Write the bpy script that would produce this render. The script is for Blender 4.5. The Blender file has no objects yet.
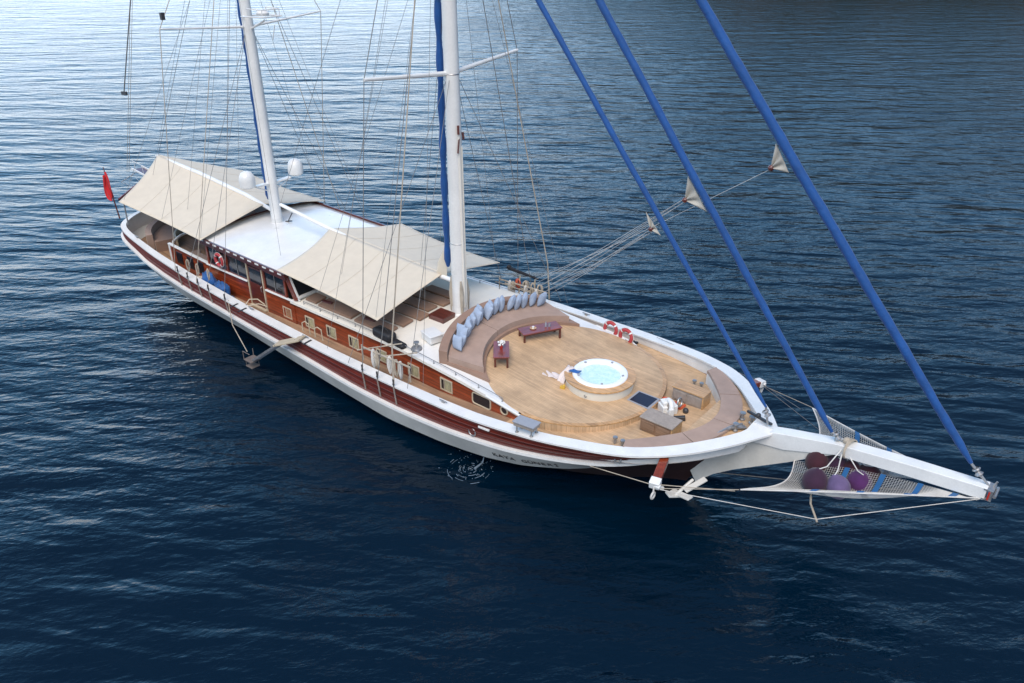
import bpy, bmesh, math, random
from mathutils import Vector, Matrix
random.seed(7)
rad = math.radians
sc = bpy.context.scene
COL = sc.collection

# ------------------------------------------------------------------ camera
# world axes are the yacht's: +X to the bow, +Y to port, z = 0 is the sea
PITCH, HEAD, FPX = 0.5008, 0.68716, 796.0
CAM = Vector((7.25, -23.502, 19.8))
def w2b(v):
    c, s = math.cos(HEAD), math.sin(HEAD)
    return Vector((v[0]*c - v[1]*s, v[0]*s + v[1]*c, v[2]))
CR = w2b((1, 0, 0)); CF = w2b((0, math.cos(PITCH), -math.sin(PITCH))); CU = w2b((0, math.sin(PITCH), math.cos(PITCH)))
cd = bpy.data.cameras.new('camera'); co = bpy.data.objects.new('camera', cd); COL.objects.link(co)
M = Matrix.Identity(4)
for i in range(3):
    M[i][0] = CR[i]; M[i][1] = CU[i]; M[i][2] = -CF[i]; M[i][3] = CAM[i]
co.matrix_world = M
cd.sensor_width = 36; cd.lens = 36*FPX/1024; cd.clip_start = .5; cd.clip_end = 9000
sc.camera = co

# ------------------------------------------------------------------ light
VEIL_TOP, VEIL, VEIL_LO, VEIL_HI = .75, .88, 3.0, 10.0
SUN_EL, SUN_AZ = 55.0, 152.0          # azimuth from +Y towards +X
w = bpy.data.worlds.new('World'); sc.world = w; w.use_nodes = True
nt = w.node_tree; nt.nodes.clear()
sky = nt.nodes.new('ShaderNodeTexSky'); sky.sky_type = 'NISHITA'; sky.sun_disc = False
sky.sun_elevation = rad(SUN_EL); sky.sun_rotation = rad(SUN_AZ)
sky.air_density = 1.0; sky.dust_density = 1.0; sky.ozone_density = 2.5
bg = nt.nodes.new('ShaderNodeBackground'); bg.inputs['Strength'].default_value = .12
wo = nt.nodes.new('ShaderNodeOutputWorld')
# cloud veil added to the sky to brighten sea reflections, brightest towards the stern
def wn(t, **k):
    o = nt.nodes.new(t)
    for a, b in k.items(): setattr(o, a, b)
    return o
tc = wn('ShaderNodeTexCoord'); sx = wn('ShaderNodeSeparateXYZ'); nt.links.new(tc.outputs['Generated'], sx.inputs[0])
mr = wn('ShaderNodeMapRange', interpolation_type='SMOOTHSTEP'); nt.links.new(sx.outputs[2], mr.inputs[0])
for i_, v_ in enumerate((0.02, VEIL_TOP, VEIL, 0.0)): mr.inputs[i_+1].default_value = v_
dt = wn('ShaderNodeVectorMath', operation='DOT_PRODUCT'); nt.links.new(tc.outputs['Generated'], dt.inputs[0]); dt.inputs[1].default_value = (-.98, .2, 0)
m2 = wn('ShaderNodeMapRange', interpolation_type='SMOOTHSTEP'); nt.links.new(dt.outputs['Value'], m2.inputs[0])
for i_, v_ in enumerate((-.1, 1.0, VEIL_LO, VEIL_HI)): m2.inputs[i_+1].default_value = v_
m3 = wn('ShaderNodeMapRange', interpolation_type='SMOOTHSTEP'); nt.links.new(sx.outputs[2], m3.inputs[0])
for i_, v_ in enumerate((.03, .38, 0.0, 1.0)): m3.inputs[i_+1].default_value = v_
vc = wn('ShaderNodeMix', data_type='RGBA'); nt.links.new(m3.outputs[0], vc.inputs[0]); vc.inputs[6].default_value = (1.05, 1.18, 1.32, 1); vc.inputs[7].default_value = (.30, .92, 1.62, 1)
cm = wn('ShaderNodeVectorMath', operation='SCALE'); nt.links.new(vc.outputs[2], cm.inputs[0]); nt.links.new(m2.outputs[0], cm.inputs['Scale'])
mx = wn('ShaderNodeMix', data_type='RGBA'); nt.links.new(mr.outputs[0], mx.inputs[0]); nt.links.new(sky.outputs[0], mx.inputs[6]); nt.links.new(cm.outputs[0], mx.inputs[7])
nt.links.new(mx.outputs[2], bg.inputs[0]); nt.links.new(bg.outputs[0], wo.inputs[0])
sl = bpy.data.lights.new('sun', 'SUN'); sl.energy = 1.8; sl.angle = rad(45); sl.color = (1, .90, .78)
so = bpy.data.objects.new('sun', sl); COL.objects.link(so)
sd = Vector((math.sin(rad(SUN_AZ))*math.cos(rad(SUN_EL)), math.cos(rad(SUN_AZ))*math.cos(rad(SUN_EL)), math.sin(rad(SUN_EL))))
so.rotation_euler = sd.to_track_quat('Z', 'Y').to_euler(); so.location = sd*60
vs = sc.view_settings; vs.view_transform = 'Standard'; vs.look = 'None'; vs.exposure = 0.72; vs.gamma = 1; vs.use_curve_mapping = False

# ------------------------------------------------------------------ helpers
def at(px, py, y=None, z=None, x=None):
    """the point where the sight line of a photo pixel meets a plane x, y or z = const"""
    d = CF + CR*((px-512)/FPX) - CU*((py-341.5)/FPX)
    t = (y-CAM.y)/d.y if y is not None else ((z-CAM.z)/d.z if z is not None else (x-CAM.x)/d.x)
    return CAM + d*t
def ip(x, xs, ys):
    if x <= xs[0]: return ys[0]
    for a, b, c, d in zip(xs, xs[1:], ys, ys[1:]):
        if x <= b: return c + (d-c)*(x-a)/(b-a)
    return ys[-1]
def smooth_ip(x, xs, ys):
    h = .5
    return (ip(x-h, xs, ys)+ip(x+h, xs, ys)+2*ip(x, xs, ys))/4
class MB:
    def __init__(s): s.v = []; s.f = []; s.m = []; s.uv = {}
    def add(s, vs, fs, mi=0):
        o = len(s.v); s.v += [Vector(p) for p in vs]
        for f in fs: s.f.append([i+o for i in f]); s.m.append(mi)
        return s
    def box(s, c, d, rz=0, mi=0, rot=None):
        R = rot or Matrix.Rotation(rz, 3, 'Z'); c = Vector(c); h = [k/2 for k in d]
        vs = [c + R @ Vector((sx*h[0], sy*h[1], sz*h[2])) for sx in (-1, 1) for sy in (-1, 1) for sz in (-1, 1)]
        return s.add(vs, [(0,1,3,2),(4,6,7,5),(0,4,5,1),(2,3,7,6),(0,2,6,4),(1,5,7,3)], mi)
    def bar(s, a, b, wd, ht, mi=0):
        a, b = Vector(a), Vector(b); d = b-a; L = d.length; x = d.normalized()
        y = Vector((0,0,1)).cross(x); y = y.normalized() if y.length > 1e-4 else Vector((0,1,0)); z = x.cross(y)
        R = Matrix((x, y, z)).transposed()
        return s.box((a+b)/2, (L, wd, ht), mi=mi, rot=R)
    def tube(s, pts, r, n=6, mi=0, caps=True):
        pts = [Vector(p) for p in pts]; N = len(pts)
        rs = r if isinstance(r, (list, tuple)) else [r]*N
        up = None; vs = []
        for i, p in enumerate(pts):
            t = (pts[min(i+1, N-1)] - pts[max(i-1, 0)]).normalized()
            if up is None: up = Vector((0,0,1)) if abs(t.z) < .9 else Vector((1,0,0))
            a = up - t*up.dot(t); a.normalize(); up = a; b = t.cross(a)
            for k in range(n):
                q = 2*math.pi*k/n; vs.append(p + a*(rs[i]*math.cos(q)) + b*(rs[i]*math.sin(q)))
        fs = [(i*n+k, i*n+(k+1) % n, (i+1)*n+(k+1) % n, (i+1)*n+k) for i in range(N-1) for k in range(n)]
        if caps: fs += [tuple(reversed(range(n))), tuple(range((N-1)*n, N*n))]
        return s.add(vs, fs, mi)
    def lathe(s, prof, c=(0,0,0), n=32, mi=0, R=None):
        c = Vector(c); R = R or Matrix.Identity(3); vs = []
        for r, z in prof:
            for k in range(n):
                q = 2*math.pi*k/n; vs.append(c + R @ Vector((r*math.cos(q), r*math.sin(q), z)))
        fs = [(i*n+k, i*n+(k+1) % n, (i+1)*n+(k+1) % n, (i+1)*n+k) for i in range(len(prof)-1) for k in range(n)]
        return s.add(vs, fs, mi)
    def torus(s, c, R, r, R3=None, n=28, k=8, mi=0, a0=0, a1=2*math.pi):
        c = Vector(c); R3 = R3 or Matrix.Identity(3); full = abs(a1-a0-2*math.pi) < 1e-6
        vs = []; m = n if full else n+1
        for i in range(m):
            q = a0+(a1-a0)*i/n
            for j in range(k):
                p = 2*math.pi*j/k; rr = R + r*math.cos(p)
                vs.append(c + R3 @ Vector((rr*math.cos(q), rr*math.sin(q), r*math.sin(p))))
        fs = [(i*k+j, ((i+1) % m)*k+j, ((i+1) % m)*k+(j+1) % k, i*k+(j+1) % k) for i in range(n) for j in range(k)]
        return s.add(vs, fs, mi)
    def grid(s, fn, nu, nv, mi=0, uv=None):
        vs = [fn(i/nu, j/nv) for i in range(nu+1) for j in range(nv+1)]
        o = len(s.f)
        s.add(vs, [(i*(nv+1)+j, (i+1)*(nv+1)+j, (i+1)*(nv+1)+j+1, i*(nv+1)+j+1) for i in range(nu) for j in range(nv)], mi)
        if uv:
            q = 0
            for i in range(nu):
                for j in range(nv):
                    s.uv[o+q] = [uv(a/nu, b/nv) for a, b in ((i,j),(i+1,j),(i+1,j+1),(i,j+1))]; q += 1
        return s
    def prism(s, poly, z0, z1, mi=0):
        """poly of (x, y); z0, z1 numbers or functions of x, y"""
        f0 = z0 if callable(z0) else (lambda x, y: z0); f1 = z1 if callable(z1) else (lambda x, y: z1)
        n = len(poly)
        vs = [(x, y, f0(x, y)) for x, y in poly] + [(x, y, f1(x, y)) for x, y in poly]
        return s.add(vs, [tuple(reversed(range(n))), tuple(range(n, 2*n))] + [(i, (i+1) % n, n+(i+1) % n, n+i) for i in range(n)], mi)
    def sphere(s, c, r, n=16, mi=0, sz=1, R=None):
        prof = [(max(1e-3, r*math.sin(math.pi*i/10)), -r*sz*math.cos(math.pi*i/10)) for i in range(11)]
        return s.lathe(prof, c, n, mi, R)
    def build(s, name, mats, parent=None, smooth=35, bevel=0, local=False, solid=0):
        off = Vector((0,0,0))
        if parent is not None and not local:
            p = parent
            while p: off += p.location; p = p.parent
        me = bpy.data.meshes.new(name)
        me.from_pydata([tuple(v-off) for v in s.v], [], s.f)
        if not isinstance(mats, (list, tuple)): mats = [mats]
        for m in mats: me.materials.append(m)
        me.polygons.foreach_set('material_index', s.m)
        if s.uv:
            ul = me.uv_layers.new(name='UVMap')
            for pi, c in s.uv.items():
                for li, t in zip(me.polygons[pi].loop_indices, c): ul.data[li].uv = t
        bm = bmesh.new(); bm.from_mesh(me); bmesh.ops.recalc_face_normals(bm, faces=bm.faces) if not solid else None
        bm.to_mesh(me); bm.free()
        if smooth:
            me.polygons.foreach_set('use_smooth', [True]*len(me.polygons)); me.set_sharp_from_angle(angle=rad(smooth))
        o = bpy.data.objects.new(name, me); COL.objects.link(o)
        if parent is not None: o.parent = parent
        if bevel:
            b = o.modifiers.new('bevel', 'BEVEL'); b.width = bevel; b.segments = 2; b.limit_method = 'ANGLE'
        if solid:
            b = o.modifiers.new('solid', 'SOLIDIFY'); b.thickness = solid; b.offset = 0
        return o
def thing(name, label, cat, loc=(0,0,0), rz=0, group=None):
    o = bpy.data.objects.new(name, None); COL.objects.link(o); o.location = loc; o.rotation_euler = (0,0,rz)
    o.empty_display_size = .2
    return tag(o, label, cat, group)
def tag(o, label=None, cat=None, group=None, kind=None):
    if label: o['label'] = label
    if cat: o['category'] = cat
    if group: o['group'] = group
    if kind: o['kind'] = kind
    return o
def dup(o, parent=None, **kw):
    c = o.copy(); COL.objects.link(c); c.parent = parent
    for ch in list(o.children): dup(ch, c)
    for k, v in kw.items(): setattr(c, k, v)
    return c

# ------------------------------------------------------------------ materials
class NB:
    def __init__(s, name):
        s.mat = bpy.data.materials.new(name); s.mat.use_nodes = True; s.t = s.mat.node_tree; s.t.nodes.clear()
        s.out = s.n('ShaderNodeOutputMaterial'); s.b = s.n('ShaderNodeBsdfPrincipled'); s.l(s.b.outputs[0], s.out.inputs[0])
    def n(s, ty, **kw):
        o = s.t.nodes.new(ty)
        for k, v in kw.items(): setattr(o, k, v)
        return o
    def l(s, a, b): s.t.links.new(a, b)
    def v(s, sock, val):
        if isinstance(val, (int, float, tuple, list)): sock.default_value = val
        else: s.l(val, sock)
    def math(s, op, a, b=0.0, c=None):
        o = s.n('ShaderNodeMath', operation=op); s.v(o.inputs[0], a); s.v(o.inputs[1], b)
        if c is not None: s.v(o.inputs[2], c)
        return o.outputs[0]
    def noise(s, vec, scale, detail=3, rough=.55, dist=0):
        o = s.n('ShaderNodeTexNoise'); s.l(vec, o.inputs['Vector']); o.inputs['Scale'].default_value = scale
        o.inputs['Detail'].default_value = detail; o.inputs['Roughness'].default_value = rough; o.inputs['Distortion'].default_value = dist
        return o.outputs[0]
    def mapr(s, val, a, b, c, d):
        o = s.n('ShaderNodeMapRange'); s.v(o.inputs[0], val)
        for i, k in enumerate((a, b, c, d)): o.inputs[i+1].default_value = k
        return o.outputs[0]
    def mix(s, f, a, b, mode='MIX'):
        o = s.n('ShaderNodeMix', data_type='RGBA', blend_type=mode)
        s.v(o.inputs[0], f); s.v(o.inputs[6], a if not isinstance(a, tuple) else (*a[:3], 1)); s.v(o.inputs[7], b if not isinstance(b, tuple) else (*b[:3], 1))
        return o.outputs[2]
    def coord(s, which='Object', scale=(1,1,1), rot=(0,0,0)):
        tc = s.n('ShaderNodeTexCoord'); mp = s.n('ShaderNodeMapping'); s.l(tc.outputs[which], mp.inputs[0])
        mp.inputs['Scale'].default_value = scale; mp.inputs['Rotation'].default_value = rot
        return mp.outputs[0]
    def bump(s, h, strength=.3, dist=.01):
        o = s.n('ShaderNodeBump'); o.inputs['Strength'].default_value = strength; o.inputs['Distance'].default_value = dist
        s.l(h, o.inputs['Height']); s.l(o.outputs[0], s.b.inputs['Normal']); return o
def paint(name, col, rough=.45, var=.12, scale=1.5, coat=0, metal=0, bump=0, bscale=60, fine=0):
    m = NB(name); v = m.coord()
    n = m.noise(v, scale, 5, .6)
    f = m.mapr(n, .3, .7, 1-var, 1+var*.6)
    if fine:
        n2 = m.noise(v, scale*14, 3, .7); f = m.math('MULTIPLY', f, m.mapr(n2, .3, .7, 1-fine, 1+fine*.6))
    c = m.mix(1.0, col, f, 'MULTIPLY'); m.l(c, m.b.inputs['Base Color'])
    r = m.mapr(n, .3, .7, max(.02, rough-.08), min(1, rough+.1)); m.l(r, m.b.inputs['Roughness'])
    m.b.inputs['Metallic'].default_value = metal; m.b.inputs['Coat Weight'].default_value = coat
    if coat: m.b.inputs['Coat Roughness'].default_value = .12
    if bump: m.bump(m.noise(v, bscale, 3), bump, .01)
    return m.mat
def teak(name, col, wdt=.085, axis='Y', var=.25, seam=.55):
    m = NB(name); v = m.coord(); sp = m.n('ShaderNodeSeparateXYZ'); m.l(v, sp.inputs[0])
    a, b = ('Y', 'X') if axis == 'Y' else ('X', 'Y')
    u = m.math('DIVIDE', sp.outputs[a], wdt); fl = m.math('FLOOR', u); fr = m.math('FRACT', u)
    off = m.n('ShaderNodeTexWhiteNoise', noise_dimensions='1D'); m.l(fl, off.inputs['W'])
    lx = m.math('FLOOR', m.math('ADD', m.math('DIVIDE', sp.outputs[b], 2.3), m.math('MULTIPLY', off.outputs[0], 5)))
    cb = m.n('ShaderNodeCombineXYZ'); m.l(fl, cb.inputs[0]); m.l(lx, cb.inputs[1])
    wn = m.n('ShaderNodeTexWhiteNoise', noise_dimensions='2D'); m.l(cb.outputs[0], wn.inputs['Vector'])
    pv = m.mapr(wn.outputs[0], 0, 1, 1-var, 1+var*.6)
    vg = m.coord(scale=(3, 40, 3) if axis == 'Y' else (40, 3, 3)); g = m.mapr(m.noise(vg, 1, 4, .6), .3, .7, .84, 1.1)
    st = m.mapr(m.noise(v, .9, 4, .6), .35, .7, .80, 1.12)
    f = m.math('MULTIPLY', m.math('MULTIPLY', pv, g), st)
    e = m.math('ABSOLUTE', m.math('SUBTRACT', fr, .5)); sm = m.mapr(e, .42, .47, 1, seam)
    f = m.math('MULTIPLY', f, sm)
    c = m.mix(1.0, col, f, 'MULTIPLY'); m.l(c, m.b.inputs['Base Color']); m.b.inputs['Roughness'].default_value = .62
    m.bump(sm, .3, .004)
    return m.mat
def varnish(name, col, planks=0, rough=.28, axis='X', uv=False):
    m = NB(name)
    v = m.coord('UV' if uv else 'Object', scale=(1.2, 14, 14) if axis == 'X' else (14, 14, 1.2))
    g = m.mapr(m.noise(v, 1, 5, .65, .6), .3, .7, .55, 1.35)
    big = m.mapr(m.noise(m.coord('UV' if uv else 'Object'), .7, 3), .3, .7, .8, 1.2)
    f = m.math('MULTIPLY', g, big)
    if planks:
        sp = m.n('ShaderNodeSeparateXYZ'); m.l(m.coord('UV' if uv else 'Object'), sp.inputs[0])
        u = m.math('DIVIDE', sp.outputs['Y' if uv else 'Z'], planks); fl = m.math('FLOOR', u); fr = m.math('FRACT', u)
        wn = m.n('ShaderNodeTexWhiteNoise', noise_dimensions='1D'); m.l(fl, wn.inputs['W'])
        f = m.math('MULTIPLY', f, m.mapr(wn.outputs[0], 0, 1, .75, 1.25))
        sm = m.mapr(m.math('ABSOLUTE', m.math('SUBTRACT', fr, .5)), .40, .48, 1, .35)
        f = m.math('MULTIPLY', f, sm); m.bump(sm, .5, .01)
    c = m.mix(1.0, col, f, 'MULTIPLY'); m.l(c, m.b.inputs['Base Color'])
    m.b.inputs['Roughness'].default_value = rough; m.b.inputs['Coat Weight'].default_value = .6; m.b.inputs['Coat Roughness'].default_value = .1
    return m.mat
def cloth(name, col, rough=.9, var=.1, bs=90, wr=3.0, wrb=.25):
    m = NB(name); v = m.coord()
    f = m.mapr(m.noise(v, 2.0, 4, .6), .3, .7, 1-var, 1+var*.6)
    c = m.mix(1.0, col, f, 'MULTIPLY'); m.l(c, m.b.inputs['Base Color']); m.b.inputs['Roughness'].default_value = rough
    m.b.inputs['Sheen Weight'].default_value = .15
    h = m.math('ADD', m.math('MULTIPLY', m.noise(v, bs, 2), .12), m.noise(v, wr, 3, .5)); m.bump(h, wrb, .05)
    return m.mat
WHITE = paint('white_paint', (.75, .745, .72), .35, .09, 1.2, coat=.15, fine=.05)
WHITE2 = paint('white_hull_paint', (.64, .625, .575), .4, .14, .9, coat=.2, fine=.05)
CREAMDECK = paint('cream_deck_paint', (.76, .72, .64), .55, .06, 1.4, fine=.04)
MAST = paint('mast_paint', (.78, .77, .74), .35, .08, .8, coat=.3, fine=.05)
TEAK = teak('teak_planking', (.59, .40, .235), var=.12, seam=.72)
TEAKD = teak('weathered_teak_planking', (.37, .235, .145))
TEAKX = teak('teak_planking_across', (.42, .27, .15), axis='X')
MAHO = varnish('varnished_mahogany', (.25, .042, .013), planks=.16)
MAHOD = varnish('dark_mahogany', (.10, .018, .012))
MAHOV = varnish('varnished_mahogany_upright', (.19, .032, .013), axis='Z')
MOULD = paint('dark_red_moulding', (.10, .016, .011), .6, .2, 4)
HULLWOOD = varnish('hull_mahogany_planking', (.17, .022, .010), planks=.125, uv=True, rough=.45)
OAK = varnish('golden_oak', (.52, .30, .13), rough=.45)
GREYWOOD = paint('greyed_plywood', (.33, .28, .24), .7, .2, 6, fine=.15)
LANDW = paint('weathered_platform', (.16, .13, .115), .7, .2, 6)
REDBOT = paint('red_bottom_paint', (.026, .005, .006), .85, .2, 2)
AWN = cloth('awning_canvas', (.62, .545, .43), var=.05, wr=.9, wrb=.35)
CLEW = cloth('weathered_sailcloth', (.42, .40, .35), var=.2)
AWNSEAM = cloth('awning_seam', (.50, .45, .37))
BROWN = cloth('brown_cushion_fabric', (.28, .175, .125), var=.12)
BROWN2 = cloth('taupe_cushion_fabric', (.36, .25, .195), var=.12)
TAN = cloth('tan_mattress_fabric', (.24, .14, .09), var=.1)
BLUEG = cloth('blue_grey_cushion_fabric', (.34, .41, .52), var=.18, wr=12)
BLUE = cloth('blue_sail_cover', (.001, .062, .24), .75, .2, wr=5, wrb=.5)
BLUETARP = cloth('blue_tarpaulin', (.008, .09, .30), .6, .3, wr=8, wrb=.6)
NAVY = paint('dark_navy_hatch', (.012, .010, .028), .4, .15, 5)
GLASS = paint('dark_window_glass', (.010, .012, .018), .08, .2, 1, coat=.4)
CURT = cloth('pale_curtain', (.42, .38, .22), var=.35, wr=9, wrb=.6)
CREAMFR = paint('cream_window_frame', (.50, .42, .30), .5, .12, 6)
STEEL = paint('galvanised_steel', (.38, .38, .38), .4, .2, 8, metal=.7)
DSTEEL = paint('dark_steel', (.06, .06, .065), .45, .2, 8, metal=.4)
BLACK = paint('black_fabric', (.014, .014, .017), .6, .3, 8)
ROPE = cloth('natural_rope', (.42, .36, .28), var=.3, bs=40)
ROPEW = cloth('white_rope', (.62, .60, .56), var=.2, bs=40)
WIRE = paint('stay_wire', (.22, .21, .20), .5, .2, 5, metal=.3)
REDP = paint('red_paint', (.45, .03, .02), .45, .15, 6)
ORANGE = paint('orange_plastic', (.55, .09, .035), .5, .15, 6)
FLAG = cloth('red_flag_cloth', (.50, .01, .015), var=.2, wr=6)
TUBW = paint('hot_tub_acrylic', (.82, .83, .83), .15, .02, 2, coat=.5)
SKIRT = paint('cream_tub_skirt', (.72, .68, .58), .5, .07, 2)
GREYBOX = paint('grey_box_lid', (.30, .31, .34), .4, .08, 5)
TOWEL = cloth('pink_white_towel', (.68, .60, .57), var=.15, bs=60)
PUR1 = cloth('dark_purple_fender_cover', (.035, .010, .032), var=.3)
PUR2 = cloth('lilac_fender_cover', (.12, .085, .19), var=.3)
PUR3 = cloth('violet_fender_cover', (.075, .015, .10), var=.3)
PUR4 = cloth('maroon_fender_cover', (.04, .006, .014), var=.3)
NETW = cloth('white_netting', (.50, .49, .46), var=.15)
NETB = cloth('blue_webbing', (.012, .10, .26), var=.15)
YELL = paint('yellow_plastic', (.60, .38, .05), .5, .1, 5)

# pool water
m = NB('tub_water'); m.b.inputs['Base Color'].default_value = (.36, .66, .74, 1); m.b.inputs['Roughness'].default_value = .06
v = m.coord(); n = m.noise(v, 6, 4, .6, .4); m.l(m.mix(m.mapr(n, .4, .66, 0, 1), (.52, .74, .77), (.66, .84, .86)), m.b.inputs['Base Color'])
m.bump(n, .5, .05); TUBWATER = m.mat

# sea
m = NB('sea_water'); b = m.b
b.inputs['Base Color'].default_value = (.0001, .0074, .0180, 1); b.inputs['IOR'].default_value = 1.333
b.inputs['Roughness'].default_value = .10
geo = m.n('ShaderNodeNewGeometry')
def seamap(scale, rot):
    mp = m.n('ShaderNodeMapping'); m.l(geo.outputs['Position'], mp.inputs[0]); mp.inputs['Rotation'].default_value = (0,0,rad(rot))
    m2 = m.n('ShaderNodeMapping'); m.l(mp.outputs[0], m2.inputs[0]); m2.inputs['Scale'].default_value = scale; return m2.outputs[0]
crest = -math.degrees(HEAD)     # bring the crest direction on to the texture's x axis
h1 = m.noise(seamap((.09, .33, 1), crest-5), 1, 1.5, .45, .2)
h2 = m.noise(seamap((.30, 1.0, 1), crest+7), 1, 2, .42, .3)
h3 = m.noise(seamap((1.0, 2.6, 1), crest-12), 1, 3, .55, .3)
h4 = m.noise(seamap((4, 8, 1), crest+5), 1, 2, .5, .2)
calm = m.mapr(m.noise(seamap((.035, .05, 1), crest), 1, 2, .5, .3), .35, .65, .55, 1.25)
h = m.math('ADD', m.math('MULTIPLY', h1, .42), m.math('MULTIPLY', h2, .23))
h = m.math('ADD', h, m.math('MULTIPLY', m.math('MULTIPLY', h3, .062), calm))
h = m.math('ADD', h, m.math('MULTIPLY', m.math('MULTIPLY', h4, .014), calm))
bp = m.n('ShaderNodeBump'); bp.inputs['Strength'].default_value = 1.0; bp.inputs['Distance'].default_value = 1.0
m.l(h, bp.inputs['Height']); m.l(bp.outputs[0], b.inputs['Normal'])
SEA = m.mat

# ------------------------------------------------------------------ the setting: sea, wooded shore
mb = MB(); R = 5000
mb.add([(-R,-R,0),(R,-R,0),(R,R,0),(-R,R,0)], [(0,1,2,3)])
tag(mb.build('water', SEA, smooth=0), kind='structure')
mh = NB('hillside_scrub'); v = mh.coord('Object')
n = mh.noise(v, .06, 6, .65); c = mh.mix(mh.mapr(n, .4, .6, 0, 1), (.012, .018, .008), (.035, .032, .020)); mh.l(c, mh.b.inputs['Base Color']); mh.b.inputs['Roughness'].default_value = .95
HILL = mh.mat
def hill():
    mb = MB(); fx = Vector((CF.x, CF.y, 0)).normalized(); rx = Vector((CR.x, CR.y, 0))
    base = Vector((CAM.x, CAM.y, 0)); rnd = random.Random(3)
    ph = [(rnd.uniform(.01, .05), rnd.uniform(0, 6), rnd.uniform(.3, 1)) for _ in range(8)]
    def fn(u, v):
        s = -40 + 560*u                       # to the right along the shore
        near = 262 - .12*s + 14*math.sin(s*.03) + 8*math.sin(s*.083+1)
        d = near + 260*v
        rise = min(1, max(0, (s+40)/150))**1.2
        prof = math.sin(min(1, v*1.25)*math.pi/2)
        hgt = 80*rise*prof*(1+.12*sum(a*math.sin(s*f+p+d*f*.7) for f, p, a in ph)/3)
        q = base + rx*s + fx*d
        return Vector((q.x, q.y, hgt - 1.0 + 1.4*math.sin(v*40)*v))
    mb.grid(fn, 90, 30); return mb
tag(hill().build('hillside', HILL, smooth=60), kind='structure')

# ------------------------------------------------------------------ yacht: surfaces it is built from
def zc(x): return smooth_ip(x, [-39.5,-37,-34,-30,-25,-19,-14,-10,-7,-5.3,-4,-2.8,-1.5,0], [3.8,3.45,3.05,2.75,2.55,2.49,2.63,2.72,2.92,3.1,3.2,3.32,3.45,3.78])
def zd(x): return ip(x, [-39,-34,-30,-20,-13,-9,-5,-2,-.8], [2.5,2.0,1.8,1.95,2.05,2.40,2.54,2.7,2.9])
def ze(x): return ip(x, [-30,-22.5,-15,-12,-10,-8.4,-5], [3.0,3.15,3.3,3.15,3.0,2.82,2.75])
def zm(x): return ip(x, [-30,-22.5,-15,-12,-10,-8.4,-5], [3.3,3.45,3.6,3.3,3.03,2.85,2.77])
def zr(x, y): return zm(x) - (zm(x)-ze(x))*min(1, abs(y)/3.6)**2
XB = [-38.2,-37.4,-36.3,-34.9,-33.2,-30.6,-25.6,-20,-17.3,-13.8,-10,-7,-5,-4.0,-3.3,-2.3,-1.17,-.62,0]
YB = [4.05,4.38,4.52,4.60,4.70,4.82,4.97,5.08,5.17,5.25,5.19,4.85,4.40,4.05,3.72,2.96,1.70,.98,.0]
def yb(x): return ip(x, XB, YB)

def resample(pts, n):
    pts = [Vector(p) for p in pts]; L = [0]
    for a, b in zip(pts, pts[1:]): L.append(L[-1]+(b-a).length)
    out = []
    for i in range(n+1):
        t = L[-1]*i/n; k = 0
        while k < len(L)-2 and L[k+1] < t: k += 1
        f = (t-L[k])/max(1e-9, L[k+1]-L[k]); out.append(pts[k].lerp(pts[k+1], min(1, f)))
    return out
def chaikin(p, k=2):
    for _ in range(k):
        q = [p[0]]
        for a, b in zip(p, p[1:]): q += [a*.75+b*.25, a*.25+b*.75]
        q.append(p[-1]); p = q
    return p
# outer line of the rail, starboard half, stern centre -> stem
half = [(-39.35,0,0),(-39.25,-1.6,0),(-38.95,-2.9,0)] + [(x, -y, 0) for x, y in zip(XB, YB)]
half = resample(chaikin([Vector(p) for p in half], 2), 150)
RAIL = [Vector((p.x, p.y, zc(p.x))) for p in half]
def normal2(P, i):
    a = P[max(0, i-1)]; b = P[min(len(P)-1, i+1)]; t = Vector((b.x-a.x, b.y-a.y, 0)).normalized()
    return Vector((-t.y, t.x, 0))            # inward for the starboard half
def inset(P, d):
    out = []
    for i, p in enumerate(P):
        q = p + normal2(P, i)*(d(p.x) if callable(d) else d)
        if q.y > -.001: q.y = -.001
        out.append(q)
    return out
def both(P): return [P, [Vector((p.x, -p.y, p.z)) for p in P]]

YACHT = thing('sailing_yacht', 'two-masted wooden sailing yacht with white rail, cream awnings and long white bowsprit', 'sailing yacht', (-19,0,0))
Y = YACHT
def loft(mb, A, B, mi=0, uvh=None):
    n = len(A)-1
    def fn(u, v): 
        i = int(round(u*n)); return A[i].lerp(B[i], v)
    nv = 6 if uvh else 1
    L = [0]
    for a, b in zip(A, A[1:]): L.append(L[-1]+(b-a).length)
    mb.grid(fn, n, nv, mi, uv=(lambda u, v: (L[int(round(u*n))], v*uvh)) if uvh else None)

# level curves of the hull (starboard), all with the same number of points
def level(stern_x, stem_x, stem_z, inset_tbl, zt, power=1.0):
    P = []
    N = len(RAIL)-1
    for i, p in enumerate(RAIL):
        x = p.x; f = (x+39.35)/39.35
        xx = stern_x + (stem_x-stern_x)*f
        k = ip(xx, *inset_tbl)
        y = min(0, p.y*k)
        P.append(Vector((xx, y, ip(xx, *zt))))
    return P
L0 = [Vector((p.x, p.y*.99, p.z-.06)) for p in RAIL]
L1 = level(-39.25, -1.25, 0, ([-39.25,-36,-33,-27,-15,-8,-4,-2,-1.25], [.99,.985,.975,.975,.975,.965,.93,.90,.9]),
           ([-38.9,-37.6,-36,-34.8,-32.9,-30.5,-25,-21,-16.8,-14,-11.4,-8.7,-6.7,-5.2,-3.9,-2.6,-1.2], [3.2,3.0,2.72,2.38,2.14,2.0,1.82,1.69,1.53,1.55,1.66,1.86,2.08,2.28,2.46,2.66,2.80]))
L1o = [p + normal2(L1, i)*(-.17) for i, p in enumerate(L1)]
L1b = [p - Vector((0,0,.12)) for p in L1o]
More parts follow.
